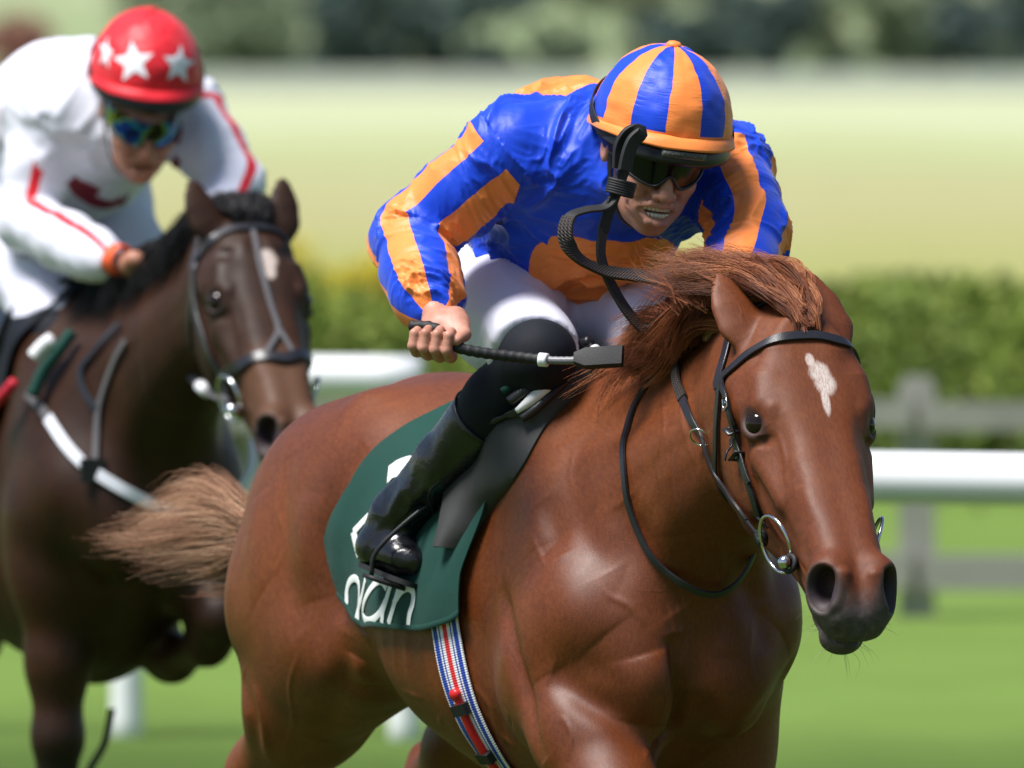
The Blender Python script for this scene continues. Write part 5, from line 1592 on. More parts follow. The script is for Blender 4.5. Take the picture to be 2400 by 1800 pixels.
# forelock: rooted on the forehead just above the browband, blown back between the ears
fl = []
h = HFA.P
for k in range(110):
    a = rg.uniform(-1, .45); r0 = h((.060 - .075 * rg.random(), .006 + a * .022, .020)); hh, nn, _, _ = BVH_A.find_nearest(Vector(r0)); r0 = np.array(hh)
    fan = .6 * a + rg.normal(0, .10)
    d1 = np.array([-.018, fan * .03, .026]); d2 = np.array([-.075, fan * .060 - .004, .050 + .012 * rg.random()]); d3 = np.array([-.145, fan * .070 - .018, .050 + .02 * rg.random()])
    d4 = np.array([-.205, fan * .085 - .050, .060 + .03 * rg.random()]); d5 = np.array([-.26, fan * .10 - .095, .045 + .04 * rg.random()])
    fl.append((jit([r0, r0 + d1, r0 + d2, r0 + d3, r0 + d4, r0 + d5], .006), 30, .004, .012, .005))
V, Q, R = strands(fl, FA, .00055, 12, 3); obj('forelock', V, Q, hair_mat('forelock_hair', (.080, .020, .007), (.27, .085, .032), (.50, .21, .10)), horse_a, attrs={'rnd': R})
# tail: streams back and is blown to the near side
tl = []
for k in range(130):
    e = rg.normal(0, 1, 3); q = rg.random()
    p0 = np.array([-1.15, 0, 1.41]); p1 = np.array([-1.26, .04, 1.37]) + e * .010; p1b = FA.px(640, 1215 + 60 * q, -1.42) + e * .008
    py = 1165 + 185 * q + rg.normal(0, 12); tipx = 560 - 390 * (.35 + .65 * rg.random()) * (1 - .9 * abs(q - .55))
    p2 = FA.px(560 - rg.uniform(0, 60), py - 20 + rg.normal(0, 10), -1.62); p3 = FA.px((tipx + 520) / 2, py + 10 - 45 * (1 - q) + rg.normal(0, 14), -1.78); p4 = FA.px(tipx, py + 5 - 10 * rg.random() + (30 if q < .3 else 0), -1.92)
    tl.append(([p0, p1, p1b, p2, p3, p4], int(rg.integers(8, 30)), .004, .006 + .016 * rg.random(), .018))
for k in range(10):
    tl.append((fpts(FA, [(560, 1230, -1.6), (520, 1190, -1.65), (rg.uniform(455, 510), rg.uniform(1140, 1175), -1.68)]), 14, .006, .014, .006))
for k in range(8):
    b0 = rg.uniform(1330, 1400); tl.append((fpts(FA, [(600, 1330, -1.5), (530, b0, -1.62), (rg.uniform(380, 470), b0 + rg.uniform(-20, 20), -1.75)]), 6, .004, .012, .008))
V, Q, R = strands(tl, FA, .00075, 14, 4); obj('tail', V, Q, M_TAIL, horse_a, attrs={'rnd': R})

# whiskers on lips and chin
wk = []
for k in range(46):
    s_, y_, n_ = rg.uniform(.53, .61), rg.uniform(-.05, .05), rg.uniform(-.155, -.07)
    q = HFA.P((s_, y_, n_)); hh, nn, _, _ = BVH_A.find_nearest(Vector(q)); q = np.array(hh); nn = np.array(nn); L = rg.uniform(.012, .045)
    wk.append(([q, q + nn * L * .5 + rg.normal(0, .003, 3), q + nn * L + np.array([0, 0, -.012 * rg.random()]) + rg.normal(0, .006, 3)], 1, .0005, .001, .001))
V, Q, R = strands(wk, FA, .00032, 6, 9); wk_o = obj('whiskers', V, Q, hair_mat('whisker', (.05, .04, .035), (.18, .15, .13), (.35, .32, .28)), horse_a, attrs={'rnd': R})
wk_o['kind'] = 'stuff'
# ================================================================== tack
def drape(bvh, frame, x, lmax, off, side, n=40, zc=1.17):
    """points down one side of the horse at forward position x, evenly spaced by arc length 0..lmax; returns points, normals"""
    ph = np.linspace(0, radians(165), 120); P = []; N = []
    for a in ph:
        d = Vector((0, side * sin(a), cos(a)))
        h, nn, _, _ = bvh.ray_cast(Vector((x, 0, zc)) + d * 1.2, -d)
        if h is None: continue
        P.append(np.array(h)); N.append(np.array(nn))
    P = np.array(P); N = np.array(N); P = P + N * off
    s = np.r_[0, np.cumsum(np.linalg.norm(np.diff(P, axis=0), axis=1))]
    u = np.asarray(lmax) if np.ndim(lmax) else np.linspace(0, lmax, n)
    return np.stack([np.interp(u, s, P[:, k]) for k in range(3)], 1), nrm(np.stack([np.interp(u, s, N[:, k]) for k in range(3)], 1))

def cover(bvh, frame, fx, rx, bottom, off, nx=36, nv=44, both=True, wr=0.0, seed=0, thick=.004, start=0.0):
    """cloth or pad over the back: fx(v), rx(v) front and rear edge at arc length v, bottom(u) its length at fraction u"""
    out = []
    for side in ((-1, 1) if both else (-1,)):
        G = np.zeros((nv, nx, 3)); NN = np.zeros((nv, nx, 3))
        xs = np.linspace(min(min(rx(v) for v in np.linspace(0, .7, 12)), -.7), max(fx(v) for v in np.linspace(0, .7, 12)) + .02, 60)
        tab = [drape(bvh, frame, x, np.linspace(0, .75, 90), off, side) for x in xs]
        TP = np.array([t[0] for t in tab]); TN = np.array([t[1] for t in tab])
        for i in range(nv):
            for j in range(nx):
                u = j / (nx - 1); v = start + (bottom(u) - start) * i / (nv - 1); x = rx(v) + (fx(v) - rx(v)) * u
                a = np.clip(np.interp(x, xs, np.arange(60)), 0, 58.999); b = np.clip(v / .75 * 89, 0, 88.999)
                a0, b0 = int(a), int(b); fa, fb = a - a0, b - b0
                w = [(a0, b0, (1 - fa) * (1 - fb)), (a0 + 1, b0, fa * (1 - fb)), (a0, b0 + 1, (1 - fa) * fb), (a0 + 1, b0 + 1, fa * fb)]
                G[i, j] = sum(TP[p, q] * k for p, q, k in w); NN[i, j] = nrm(sum(TN[p, q] * k for p, q, k in w))
        if wr:
            U, Vv = np.meshgrid(np.linspace(0, 1, nx), np.linspace(0, 1, nv))
            c = np.stack([U * 5, Vv * 2.2, U * 0 + seed + side], -1); r = np.abs(noise3(c.reshape(-1, 3), 1.0)).reshape(nv, nx) + .5 * noise3(c.reshape(-1, 3) * 2.3, 1.0).reshape(nv, nx)
            G = G + NN * (wr * (r + .4) * (.25 + .75 * Vv))[..., None]
        out.append((G, NN))
    return out

def fabric(name, col, rough=.75, weave=500, var=.12, sheen=.2):
    m, nt, b = new_mat(name); co = objco(nt)
    f = noise_n(nt, 14, 5, .6, co)
    nt.links.new(mixc(nt, f, tuple(c * (1 - var) for c in col), tuple(c * (1 + var) for c in col)), b.inputs['Base Color'])
    b.inputs['Roughness'].default_value = rough; b.inputs['Sheen Weight'].default_value = sheen; b.inputs['Specular IOR Level'].default_value = .25
    w = nd(nt, 'ShaderNodeTexWave', {'Scale': weave, 'Distortion': 1.0}); nt.links.new(co, w.inputs['Vector'])
    h = math_n(nt, 'ADD', math_n(nt, 'MULTIPLY', w.outputs['Fac'], .12), noise_n(nt, 22, 4, .6, co))
    bump(nt, b, h, .30, .006)
    return m
M_GREEN = fabric('bottle_green_cloth', (.004, .046, .034), sheen=.04)
M_WHITE_PRINT = simple_mat('white_print', (.80, .82, .80), .6, var=.03, spec=.3)
M_PAD = simple_mat('grey_rubber_pad', (.038, .038, .036), .55, spec=.4, var=.12, nscale=40, bumps=.4, bscale=1400)
M_FOAM = simple_mat('white_foam', (.78, .78, .80), .7, var=.05, bumps=.2, bscale=150)
M_BRASSY = simple_mat('steel_bright', (.70, .68, .62), .14, metal=1.0, var=.05)
def webbing():
    m, nt, b = new_mat('striped_elastic')
    u = nd(nt, 'ShaderNodeSeparateXYZ', {0: attr(nt, 'uv3').outputs['Vector']}).outputs
    B, Wt, R = (.012, .05, .36), (.78, .78, .80), (.72, .02, .025)
    stops = []; cols = [Wt, B, B, B, Wt, B, Wt, Wt, R, R, R, Wt, Wt, B, Wt, B, B, B, Wt]
    for i, c in enumerate(cols): stops.append((i / len(cols), c))
    c = ramp(nt, u[0], stops, 'CONSTANT')
    rib = math_n(nt, 'SINE', math_n(nt, 'MULTIPLY', u[1], 1500.0))
    c = mixc(nt, math_n(nt, 'MULTIPLY', math_n(nt, 'ADD', rib, 1.0), .05), c, (.03, .03, .05))
    nt.links.new(c, b.inputs['Base Color']); b.inputs['Roughness'].default_value = .7
    bump(nt, b, rib, .4, .001)
    return m

def surf_path(bvh, frame, pts, n, off, fallback=None):
    """picture points laid on a surface, smoothed into a path; returns local points and normals"""
    P = []; N = []
    for p in pts:
        if len(p) == 3: P.append(np.asarray(p, float)); N.append(None); continue
        h, nn = hit(bvh, frame, *p)
        if h is None: continue
        P.append(h); N.append(nn)
    P = spline(np.array(P), n)
    Q, M = [], []
    for p in P:
        h, nn, _, dist = bvh.find_nearest(Vector(p)); nn = np.array(nn); h = np.array(h)
        Q.append(h + nn * off); M.append(nn)
    Q = np.array(Q); M = np.array(M)
    for _ in range(3):
        Q[1:-1] = (Q[:-2] + 2 * Q[1:-1] + Q[2:]) / 4; M[1:-1] = (M[:-2] + 2 * M[1:-1] + M[2:]) / 4
    return Q, nrm(M)

def strap(frame, name, P, N, w, t, mat, parent, closed=False, attrs=False):
    V, Q = strap_mesh(frame.W(P), N @ frame.M.T, w, t, closed)
    at = None
    if attrs:
        s = np.r_[0, np.cumsum(np.linalg.norm(np.diff(P, axis=0), axis=1))]
        sec = np.array([0, 0, .04, .5, .96, 1, 1, .5]); uv = np.zeros((len(V), 3)); uv[:, 0] = np.tile(sec, len(P)) * .998; uv[:, 1] = np.repeat(s, 8)
        at = {'uv3': uv}
    return obj(name, V, Q, mat, parent, attrs=at, sharp=28)

def ring_obj(frame, name, c, e1, e2, ra, rb, r, mat, parent, n=48):
    q = np.linspace(0, 2 * pi, n, endpoint=False)
    P = c + nrm(e1) * (ra * np.cos(q))[:, None] + nrm(e2) * (rb * np.sin(q))[:, None]
    m = MB(); m.tube(frame.W(P), r, 10, closed=True); return m.build(name, mat, parent)
h = HFA.P
# ---- bridle
bridle_a = thing('bridle', FA.W(h((.3, -.07, -.1))), 'black leather bridle with steel ring bit on the chestnut horse', 'bridle', 'bridles')
def hside(q): return [HFA.P(np.array(p) * np.array([1, -1, 1])) for p in q]
far = lambda P: HFA.P(HFA.H(P) * np.array([1, -1, 1]))
bb = [h((.060, -.092, -.105)), h((.066, -.096, -.078)), (1717, 866), (1758, 830), (1803, 804), (1860, 790), (1916, 789), h((.079, .062, .03)), h((.072, .09, -.04)), h((.064, .096, -.085))]
P, N = surf_path(BVH_A, FA, bb, 60, .003); strap(FA, 'browband', P, N, .017, .0035, M_LEATHER, bridle_a)
ck = [(1697, 893), (1708, 930), (1719, 985), (1727, 1031), (1745, 1088), (1758, 1130), (1772, 1171), (1784, 1212)]
P, N = surf_path(BVH_A, FA, ck, 50, .004); P = np.vstack([P, h((.345, -.083, -.125))]); N = np.vstack([N, N[-1:]])
cheek = strap(FA, 'cheekpiece', P, N, .0125, .004, M_LEATHER, bridle_a)
Pf = far(P); Nf = nrm(far(P + N) - Pf); strap(FA, 'cheekpiece', Pf, Nf, .0125, .004, M_LEATHER, bridle_a)
ck2 = [(1697, 893), (1711, 930), (1724, 985), (1733, 1031), (1750, 1085), (1765, 1130)]
P2, N2 = surf_path(BVH_A, FA, ck2, 40, .0075); strap(FA, 'cheek_billet', P2[4:], N2[4:], .011, .003, M_LEATHER, cheek)
for i in (20, 29):        # keepers
    k = MB(); c = P[i]; t = nrm(P[i + 1] - P[i - 1]); l = np.cross(t, N[i]); 
    q = [c + l * a * .0105 + N[i] * (b - .001) for a, b in ((-1, 0), (-1, .0125), (1, .0125), (1, 0))]
    k.tube(FA.W(np.array(q)), .0026, 8, closed=True, flat=2.2); k.build('keeper', M_LEATHER, cheek)
c = P2[13] + N2[13] * .004; t = nrm(P2[14] - P2[12]); l = np.cross(t, N2[13])
b = MB(); q = np.array([c + t * a * .011 + l * bq * .009 for a, bq in ((-1, -1), (-1, 1), (1, 1), (1, -1))]); b.tube(FA.W(q), .0014, 8, closed=True); b.tube(FA.W(np.array([c - l * .009, c + l * .009])), .0012, 6); b.build('buckle', M_BRASSY, cheek)
tip = MB(); q = [P2[24] + N2[24] * .006, P2[27] + N2[27] * .010, P2[29] + N2[29] * .016 + np.array([0, -.006, 0]), P2[31] + N2[31] * .016 + np.array([-.006, -.010, -.004])]
q = spline(np.array(q), 14); V, Q = strap_mesh(FA.W(q), np.tile(N2[27] @ FA.M.T, (14, 1)), np.linspace(.011, .004, 14), .0025); tip.add(V, Q); tip.build('strap_end', M_LEATHER, cheek)
hp_ = [h((.062, -.088, -.10)), h((.03, -.088, -.075)), h((-.03, -.085, -.05)), h((-.055, -.05, -.01)), h((-.06, 0, .01)), h((-.055, .05, -.01)), h((-.03, .085, -.05)), h((.03, .088, -.075)), h((.062, .088, -.10))]
P, N = surf_path(BVH_A, FA, hp_, 60, .003); strap(FA, 'headpiece', P, N, .022, .0035, M_LEATHER, bridle_a)
tl = [(1694, 893), (1688, 950), (1684, 1010), (1683, 1060), h((.13, -.085, -.21)), h((.14, -.05, -.262)), h((.14, 0, -.25)), h((.14, .05, -.262)), h((.13, .085, -.21)), h((.06, .09, -.12))]
P, N = surf_path(BVH_A, FA, tl, 70, .004); strap(FA, 'throatlatch', P, N, .014, .0035, M_LEATHER, bridle_a)
# bit
for sg in (-1, 1):
    rc = h((.40, -.082, -.112)); e1 = camdir(FA, .31, -.95, 0); e2 = camdir(FA, -.41, -.13, -.9)
    if sg > 0: rc, e1, e2 = far(rc), far(rc + e1) - far(rc), far(rc + e2) - far(rc)
    rgo = ring_obj(FA, 'bit_ring', rc, e1, e2, .0485, .0485, .0032, M_STEEL, bridle_a)
    k = MB(); c = h((.455, sg * .076, -.097)); d = HFA.M @ nrm([.15, sg * 1.0, .45])
    pts = np.array([c - d * .03, c + d * .002, c + d * .006, c + d * .014, c + d * .018]); k.tube(FA.W(pts), np.array([.007, .008, .0115, .011, .004]), 18); k.build('bit_end', M_STEEL, rgo)
    k = MB(); q = np.linspace(0, 2 * pi, 32, endpoint=False); u1 = nrm(np.cross(d, [0, 0, 1])); u2 = np.cross(d, u1)
    k.tube(FA.W(c - d * .004 + u1 * (.013 * np.cos(q))[:, None] + u2 * (.013 * np.sin(q))[:, None]), .0045, 8, closed=True); k.build('bit_guard', M_RUBBER, rgo)
# knot of rein and cheekpiece on the ring
k = MB()
kc = h((.352, -.088, -.150))
for a, r in ((0, .013), (.9, .012), (1.8, .0125)):
    d1 = HFA.M @ np.array([cos(a), -.15, sin(a)]); d2 = HFA.M @ np.array([-sin(a) * .6, -.6, cos(a) * .6])
    q = np.linspace(0, 2 * pi, 24, endpoint=False); k.tube(FA.W(kc + d1 * (r * np.cos(q))[:, None] + d2 * (r * .75 * np.sin(q))[:, None]), .0055, 8, closed=True)
k.build('rein_loop', M_LEATHER, bridle_a)
# ---- reins: a flat leather part near the bit, a rubber-braided part higher up
def rubber():
    m, nt, b = new_mat('braided_rubber')
    u = nd(nt, 'ShaderNodeSeparateXYZ', {0: attr(nt, 'uv3').outputs['Vector']}).outputs
    x = math_n(nt, 'ABSOLUTE', math_n(nt, 'SINE', math_n(nt, 'MULTIPLY', u[0], 4 * pi)))
    y = math_n(nt, 'SINE', math_n(nt, 'ADD', math_n(nt, 'MULTIPLY', u[1], 1150.0), math_n(nt, 'MULTIPLY', u[0], 26.0)))
    hgt = math_n(nt, 'MULTIPLY', math_n(nt, 'ADD', y, 1.0), x)
    nt.links.new(ramp(nt, hgt, [(.0, (.018, .013, .012)), (.6, (.055, .040, .036))]), b.inputs['Base Color'])
    b.inputs['Roughness'].default_value = .55; bump(nt, b, hgt, .8, .002)
    return m
M_BRAID = rubber()
rein_pts = [(1767, 1229), (1731, 1181), (1691, 1122), (1656, 1031), (1629, 986), (1611, 950), (1598, 910), (1592, 870), (1604, 830), (1622, 800)]
P, N = surf_path(BVH_A, FA, rein_pts, 90, .006); P[0] = kc
strap(FA, 'rein', P[:58], N[:58], .0145, .004, M_LEATHER, bridle_a)
strap(FA, 'braided_rein', P[56:], N[56:], .018, .0055, M_BRAID, bridle_a, attrs=True)
c = P[38] + N[38] * .004; t = nrm(P[39] - P[37]); l = np.cross(t, N[38])
ring_obj(FA, 'martingale_ring', c, N[38] * .75 + t * .5, l, .017, .019, .0019, M_BRASSY, bridle_a, 32)
# far rein, mirrored over the neck
Pm = P * np.array([1, -1, 1]); Pm[:, 1] += HFA.o[1] * 2 * np.clip((Pm[:, 0] - .2) / .5, 0, 1)
P3, N3 = surf_path(BVH_A, FA, [tuple(p) for p in Pm[::8]], 60, .006); strap(FA, 'rein', P3, N3, .0145, .004, M_LEATHER, bridle_a)
# spare loop of the reins thrown up in front of the jockey
def free(pts): return np.array([FA.px(a, b, x) for a, b, x in pts])
A1 = spline(free([(1600, 780, .47), (1560, 735, .45), (1515, 770, .42), (1472, 735, .41), (1432, 670, .40), (1408, 610, .40), (1408, 560, .40), (1424, 500, .40), (1446, 440, .40), (1462, 395, .40), (1478, 345, .41)]), 90)
A2 = spline(free([(1660, 760, .50), (1625, 690, .47), (1560, 660, .44), (1500, 648, .42), (1420, 638, .41), (1362, 612, .42), (1332, 575, .43), (1326, 540, .43), (1338, 508, .42), (1375, 494, .41), (1420, 486, .405), (1445, 455, .40), (1452, 420, .40)]), 90)
n1 = camdir(FA, .75, .05, .62); n2 = camdir(FA, -.05, .55, .80)
def fstrap(name, P, N, w, mat, t=.005):
    return strap(FA, name, P, np.broadcast_to(nrm(N), P.shape) if np.ndim(N) == 1 else N, w, t, mat, bridle_a, attrs=True)
fstrap('braided_rein', A1[10:60], n1, .021, M_BRAID); 
f1 = fstrap('rein_end', A1[58:], camdir(FA, .5, .1, .85), .020, M_RUBBER, .006)
tw = np.linspace(0, 1, 90)[:, None]; nA2 = nrm(np.array(n2) * (1 - tw) + np.array(camdir(FA, -.35, .75, .5)) * tw)
fstrap('braided_rein', A2[8:66], nA2[8:66], .026, M_BRAID); fstrap('rein_end', A2[64:], nA2[64:], .021, M_RUBBER, .004)
# buckle end: doubled leather with keeper
E = spline(free([(1462, 400, .42), (1470, 360, .42), (1482, 330, .42), (1500, 312, .42), (1488, 306, .41), (1468, 315, .405), (1452, 345, .40), (1448, 395, .40)]), 44)
fstrap('buckle_end', E, camdir(FA, .45, -.2, .87), .024, M_RUBBER, .008)
k = MB(); c = FA.px(1455, 440, .405); r, u_, t_ = camdir(FA, 1, -.25, 0), camdir(FA, .25, 1, 0), camdir(FA, 0, 0, 1)
q = np.linspace(0, 2 * pi, 28, endpoint=False)
for dz in np.linspace(-.010, .010, 6):
    k.tube(FA.W(c + u_ * dz + r * (.021 * np.cos(q))[:, None] + t_ * (.013 * np.sin(q))[:, None]), .0032, 8, closed=True)
k.build('keeper', M_RUBBER, bridle_a)
# ---- neck strap
neckstrap = thing('neck_strap', FA.W((.42, 0, 1.2)), 'thin black leather strap looped round the base of the chestnut neck', 'strap')
near_ = [(1545, 880), (1523, 903), (1492, 950), (1475, 1005), (1466, 1078), (1470, 1130), (1480, 1190), (1514, 1277), (1563, 1337)]
P, N = surf_path(BVH_A, FA, near_, 60, .004)
fr = np.array([FA.px(a, b, .495) for a, b in ((1600, 1368), (1640, 1390), (1683, 1395), (1722, 1372), (1752, 1330), (1775, 1275))])
q = np.array([[.46, .135, 1.34], [.38, .135, 1.43], [.33, .08, 1.52], [.335, .03, 1.565], [.345, -.02, 1.565]])
q2, qn = surf_path(BVH_A, FA, [tuple(p) for p in q], 30, .004)
Pc = resample(np.vstack([P, fr, q2, P[:1]]), 180)[:-1]
Nc = []
for p in Pc:
    h0, nn, _, _ = BVH_A.find_nearest(Vector(p)); Nc.append(np.array(nn))
Nc = np.array(Nc)
for _ in range(6): Pc = (np.roll(Pc, 1, 0) + 2 * Pc + np.roll(Pc, -1, 0)) / 4; Nc = nrm(np.roll(Nc, 1, 0) + 2 * Nc + np.roll(Nc, -1, 0))
strap(FA, 'strap', Pc, Nc, .0115, .0045, M_LEATHER, neckstrap, closed=True)

# ---- saddle cloth
def dist_v(z, x=-.3):
    P, _ = drape(BVH_A, FA, x, np.linspace(0, .75, 200), 0, -1); return float(np.interp(-z, -P[:, 2], np.linspace(0, .75, 200)))
vb = dist_v(1.10) + .016
fx = lambda v: np.interp(v, [0, .15, .3, vb * .85, vb], [.10, .085, .03, -.015, -.012])
rx = lambda v: np.interp(v, [0, .1, .22, .34, .42, vb * .86, vb], [-.46, -.485, -.505, -.54, -.585, -.61, -.565])
cl = cover(BVH_A, FA, fx, rx, lambda u: vb - .012 * u, .010, 56, 56, True, .009, 2)
cloth_a = thing('saddle_cloth', FA.W((-.3, 0, 1.45)), 'bottle green saddle cloth with white number and lettering on the chestnut', 'saddle cloth')
bv_cl = None
for side, (G, NN) in zip((-1, 1), cl):
    V, Q = sheet(G, .003, NN); o = obj('side_panel', FA.W(V), Q, M_GREEN, cloth_a, sharp=60)
    if side < 0: bv_cl = BVHTree.FromPolygons(V.tolist(), Q.tolist())
    # hem
    e = G[-1]; hN = NN[-1]; Vh, Qh = strap_mesh(FA.W(e + hN * .003), hN @ FA.M.T, .010, .002); obj('hem', Vh, Qh, M_GREEN, o)
def z4(x, y): return 700 + x / 1.659, 800 + y / 1.659
def stroke(pts, w, name, parent, n=40, closed=False):
    pts = np.array(pts, float); q = spline(np.c_[pts, np.zeros(len(pts))], n)
    P = []; N = []
    for a, b, _ in q:
        hh, nn = hit(bv_cl, FA, *z4(a, b))
        if hh is None: continue
        P.append(hh + nn * .0012); N.append(nn)
    if len(P) < 3: return
    P = np.array(P); N = np.array(N)
    for _ in range(2): N[1:-1] = nrm(N[:-2] + 2 * N[1:-1] + N[2:]); P[1:-1] = (P[:-2] + 2 * P[1:-1] + P[2:]) / 4
    V, Q = strap_mesh(FA.W(P), N @ FA.M.T, w, .0008, crown=0); return obj(name, V, Q, M_WHITE_PRINT, parent)
ltr = [('letter', [[(196, 1078), (190, 1030), (190, 975), (200, 935), (222, 918), (236, 940), (238, 1000), (232, 1085)]]),
       ('letter', [[(262, 925), (250, 985), (236, 1040), (226, 1086)]]),
       ('letter', [[(345, 960), (325, 930), (292, 950), (262, 1000), (252, 1050), (262, 1085), (292, 1082), (322, 1050), (340, 1010)], [(362, 940), (345, 1000), (330, 1050), (326, 1096)]]),
       ('letter', [[(392, 960), (375, 1020), (352, 1098)], [(372, 1020), (400, 975), (428, 958), (448, 975), (446, 1020), (434, 1060), (428, 1106)]])]
for nm, ss in ltr:
    par = thing_part = None
    for s_ in ss:
        o = stroke(s_, .0135, nm if par is None else 'letter_stem', cloth_a if par is None else par)
        if par is None: par = o
num = stroke([(350, 520), (375, 500), (400, 490), (440, 480)], .042, 'number', cloth_a)
stroke([(385, 535), (350, 590), (300, 650), (250, 705), (216, 742)], .014, 'number_diagonal', num)
stroke([(216, 740), (224, 780), (236, 828)], .018, 'number_base', num)

# ---- saddle
saddle_a = thing('saddle', FA.W((-.05, 0, 1.5)), 'small black racing saddle with grey rubber flap and white roll on the chestnut', 'saddle')
# grey rubber flap: rear and front edges read off the photograph, laid on the shoulder and standing off it behind
LE = [(1330, 938), (1230, 992), (1150, 1036), (1095, 1062), (1092, 1100), (1089, 1143), (1074, 1225), (1057, 1294)]
RE = [(1420, 868), (1345, 935), (1288, 992), (1258, 1040), (1233, 1086), (1192, 1147), (1150, 1200), (1092, 1292)]
def on_horse(pts, n):
    out = []
    for q in spline(np.c_[np.array(pts, float), np.zeros(len(pts))], n):
        hh, nn = hit(BVH_A, FA, q[0], q[1])
        out.append((hh, nn))
    return out
Lp, Rp = on_horse(LE, 34), on_horse(RE, 34)
G = np.zeros((34, 18, 3)); NN = np.zeros_like(G)
for i in range(34):
    for j in range(18):
        u = j / 17; p = Lp[i][0] * (1 - u) + Rp[i][0] * u; hh, nn, _, _ = BVH_A.find_nearest(Vector(p)); nn = np.array(nn)
        G[i, j] = np.array(hh) + nn * (.034 * (1 - u) ** .7 + .012 * sin(u * pi) - .001 * u); NN[i, j] = nn
V, Q = sheet(G, .006, NN); obj('flap', FA.W(V), Q, M_PAD, saddle_a, sharp=50)
V2 = V * np.array([1, -1, 1]); obj('flap', FA.W(V2), Q[:, ::-1], M_PAD, saddle_a, sharp=50)
sf = lambda v: np.interp(v, [0, .1, .2], [.02, .0, -.03]); sr = lambda v: np.interp(v, [0, .1, .2], [-.36, -.34, -.20])
for Gs, Ns in cover(BVH_A, FA, sf, sr, lambda u: .17, .028, 24, 20, True):
    V, Q = sheet(Gs, .012, Ns); obj('seat', FA.W(V), Q, M_LEATHER, saddle_a, sharp=50)
# white roll across the front, with its dark bindings
roll = []
for (a, b) in ((1245, 992), (1272, 972), (1301, 949), (1330, 926), (1360, 903), (1395, 884), (1432, 868)):
    hh, nn = hit(BVH_A, FA, a, b); roll.append(hh + nn * .042)
roll = spline(np.array(roll), 40); m = MB(); m.tube(FA.W(roll), np.interp(np.linspace(0, 1, 40), [0, .15, .5, 1], [.005, .010, .0145, .011]), 14); m.build('front_roll', M_FOAM, saddle_a)
nb = nrm(camdir(FA, .55, -.75, .2))
m = MB(); m.tube(FA.W(roll + nb * .016), .0075, 10); m.build('roll_binding', M_LEATHER, saddle_a)
m = MB(); m.tube(FA.W(roll * np.array([1, -1, 1])), .013, 12); m.build('front_roll', M_FOAM, saddle_a)
m = MB(); m.tube(FA.W(roll - nb * .020), .0095, 10); m.build('roll_binding', M_LEATHER, saddle_a)
m = MB(); m.tube(FA.W(roll[:30] - nb * .040 + camdir(FA, 0, 0, -.01)), .0075, 10); m.build('seat_edge', M_GREEN, saddle_a)
k = MB(); c = roll[6] - nb * .062
k.box(FA.W(c), (.030, .012, .016), FA.M); k.build('buckle_tab', M_FOAM, saddle_a, smooth=False)
# ---- girth
girth = thing('girth', FA.W((-.05, 0, .85)), 'blue, white and red striped elastic girth round the chestnut belly', 'girth')
gp = [(1040, 1400), (1047, 1440), (1060, 1523), (1085, 1625), (1143, 1746), (1176, 1793)]
P, N = surf_path(BVH_A, FA, gp, 50, .006)
Pe, Ne = surf_path(BVH_A, FA, [tuple(P[-1]), (-.04, -.10, .83), (-.03, 0, .81), (-.04, .10, .83), (-.05, .2, .92), (-.05, .26, 1.1), (-.05, .26, 1.2)], 50, .006)
strap(FA, 'webbing', np.vstack([P, Pe[1:]]), np.vstack([N, Ne[1:]]), .072, .003, webbing(), girth, attrs=True)
red = simple_mat('red_rubber_tube', (.62, .012, .016), .35, var=.1)
a0 = 26; m = MB(); m.tube(FA.W(np.vstack([P[a0:], Pe[1:8]]) + np.vstack([N[a0:], Ne[1:8]]) * .008), .0075, 12); tb = m.build('tube', red, girth)
m = MB(); m.tube(FA.W(np.array([P[a0] + N[a0] * .006, P[a0] + N[a0] * .016])), np.array([.011, .010]), 14); m.build('tube_end', red, tb)
for i in (30, 44):
    t = nrm(P[i + 1] - P[i - 1]); l = np.cross(t, N[i]); m = MB()
    R = np.stack([l, t, N[i]], 1); m.box(FA.W(P[i] + N[i] * .010), (.036, .020, .014), FA.M @ R); m.build('keeper', M_RUBBER, girth, smooth=False)
# ---- stirrups
for sg, sd in ((-1, 'n'), (1, 'f')):
    st = thing('stirrup', FA.W(JA['toe_' + sd]), 'thin dark stirrup iron and leather holding the ' + ('near' if sg < 0 else 'far') + ' boot of the blue and orange rider', 'stirrup')
    toe, heel, an = JA['toe_' + sd], JA['heel_' + sd], JA['an_' + sd]
    fd = nrm(toe - heel); up = nrm(np.cross(fd, np.cross(an - heel, fd))); lat = np.cross(up, fd); c = heel * .32 + toe * .68
    topp = c + up * .085 + np.array([.03, sg * -.012, 0])
    arch = np.array([c - up * .046 - lat * .055, c - lat * .060, topp - lat * .022, topp, topp + lat * .022, c + lat * .060, c - up * .046 + lat * .055])
    m = MB(); m.tube(FA.W(spline(arch, 40)), .0042, 10); m.build('iron', M_BLACK, st)
    m = MB(); m.box(FA.W(c - up * .050), (.035, .118, .008), FA.M @ np.stack([fd, lat, up], 1)); m.build('tread', M_RUBBER, st)
    a = topp; b = np.array([-.03, sg * .19, 1.40]); q = spline(np.array([a, a * .5 + b * .5 + np.array([0, sg * .05, 0]), b]), 24)
    V, Q = strap_mesh(FA.W(q), np.tile(np.array([0, sg * 1.0, .2]) @ FA.M.T, (24, 1)), .014, .003); obj('leather', V, Q, M_LEATHER, st)
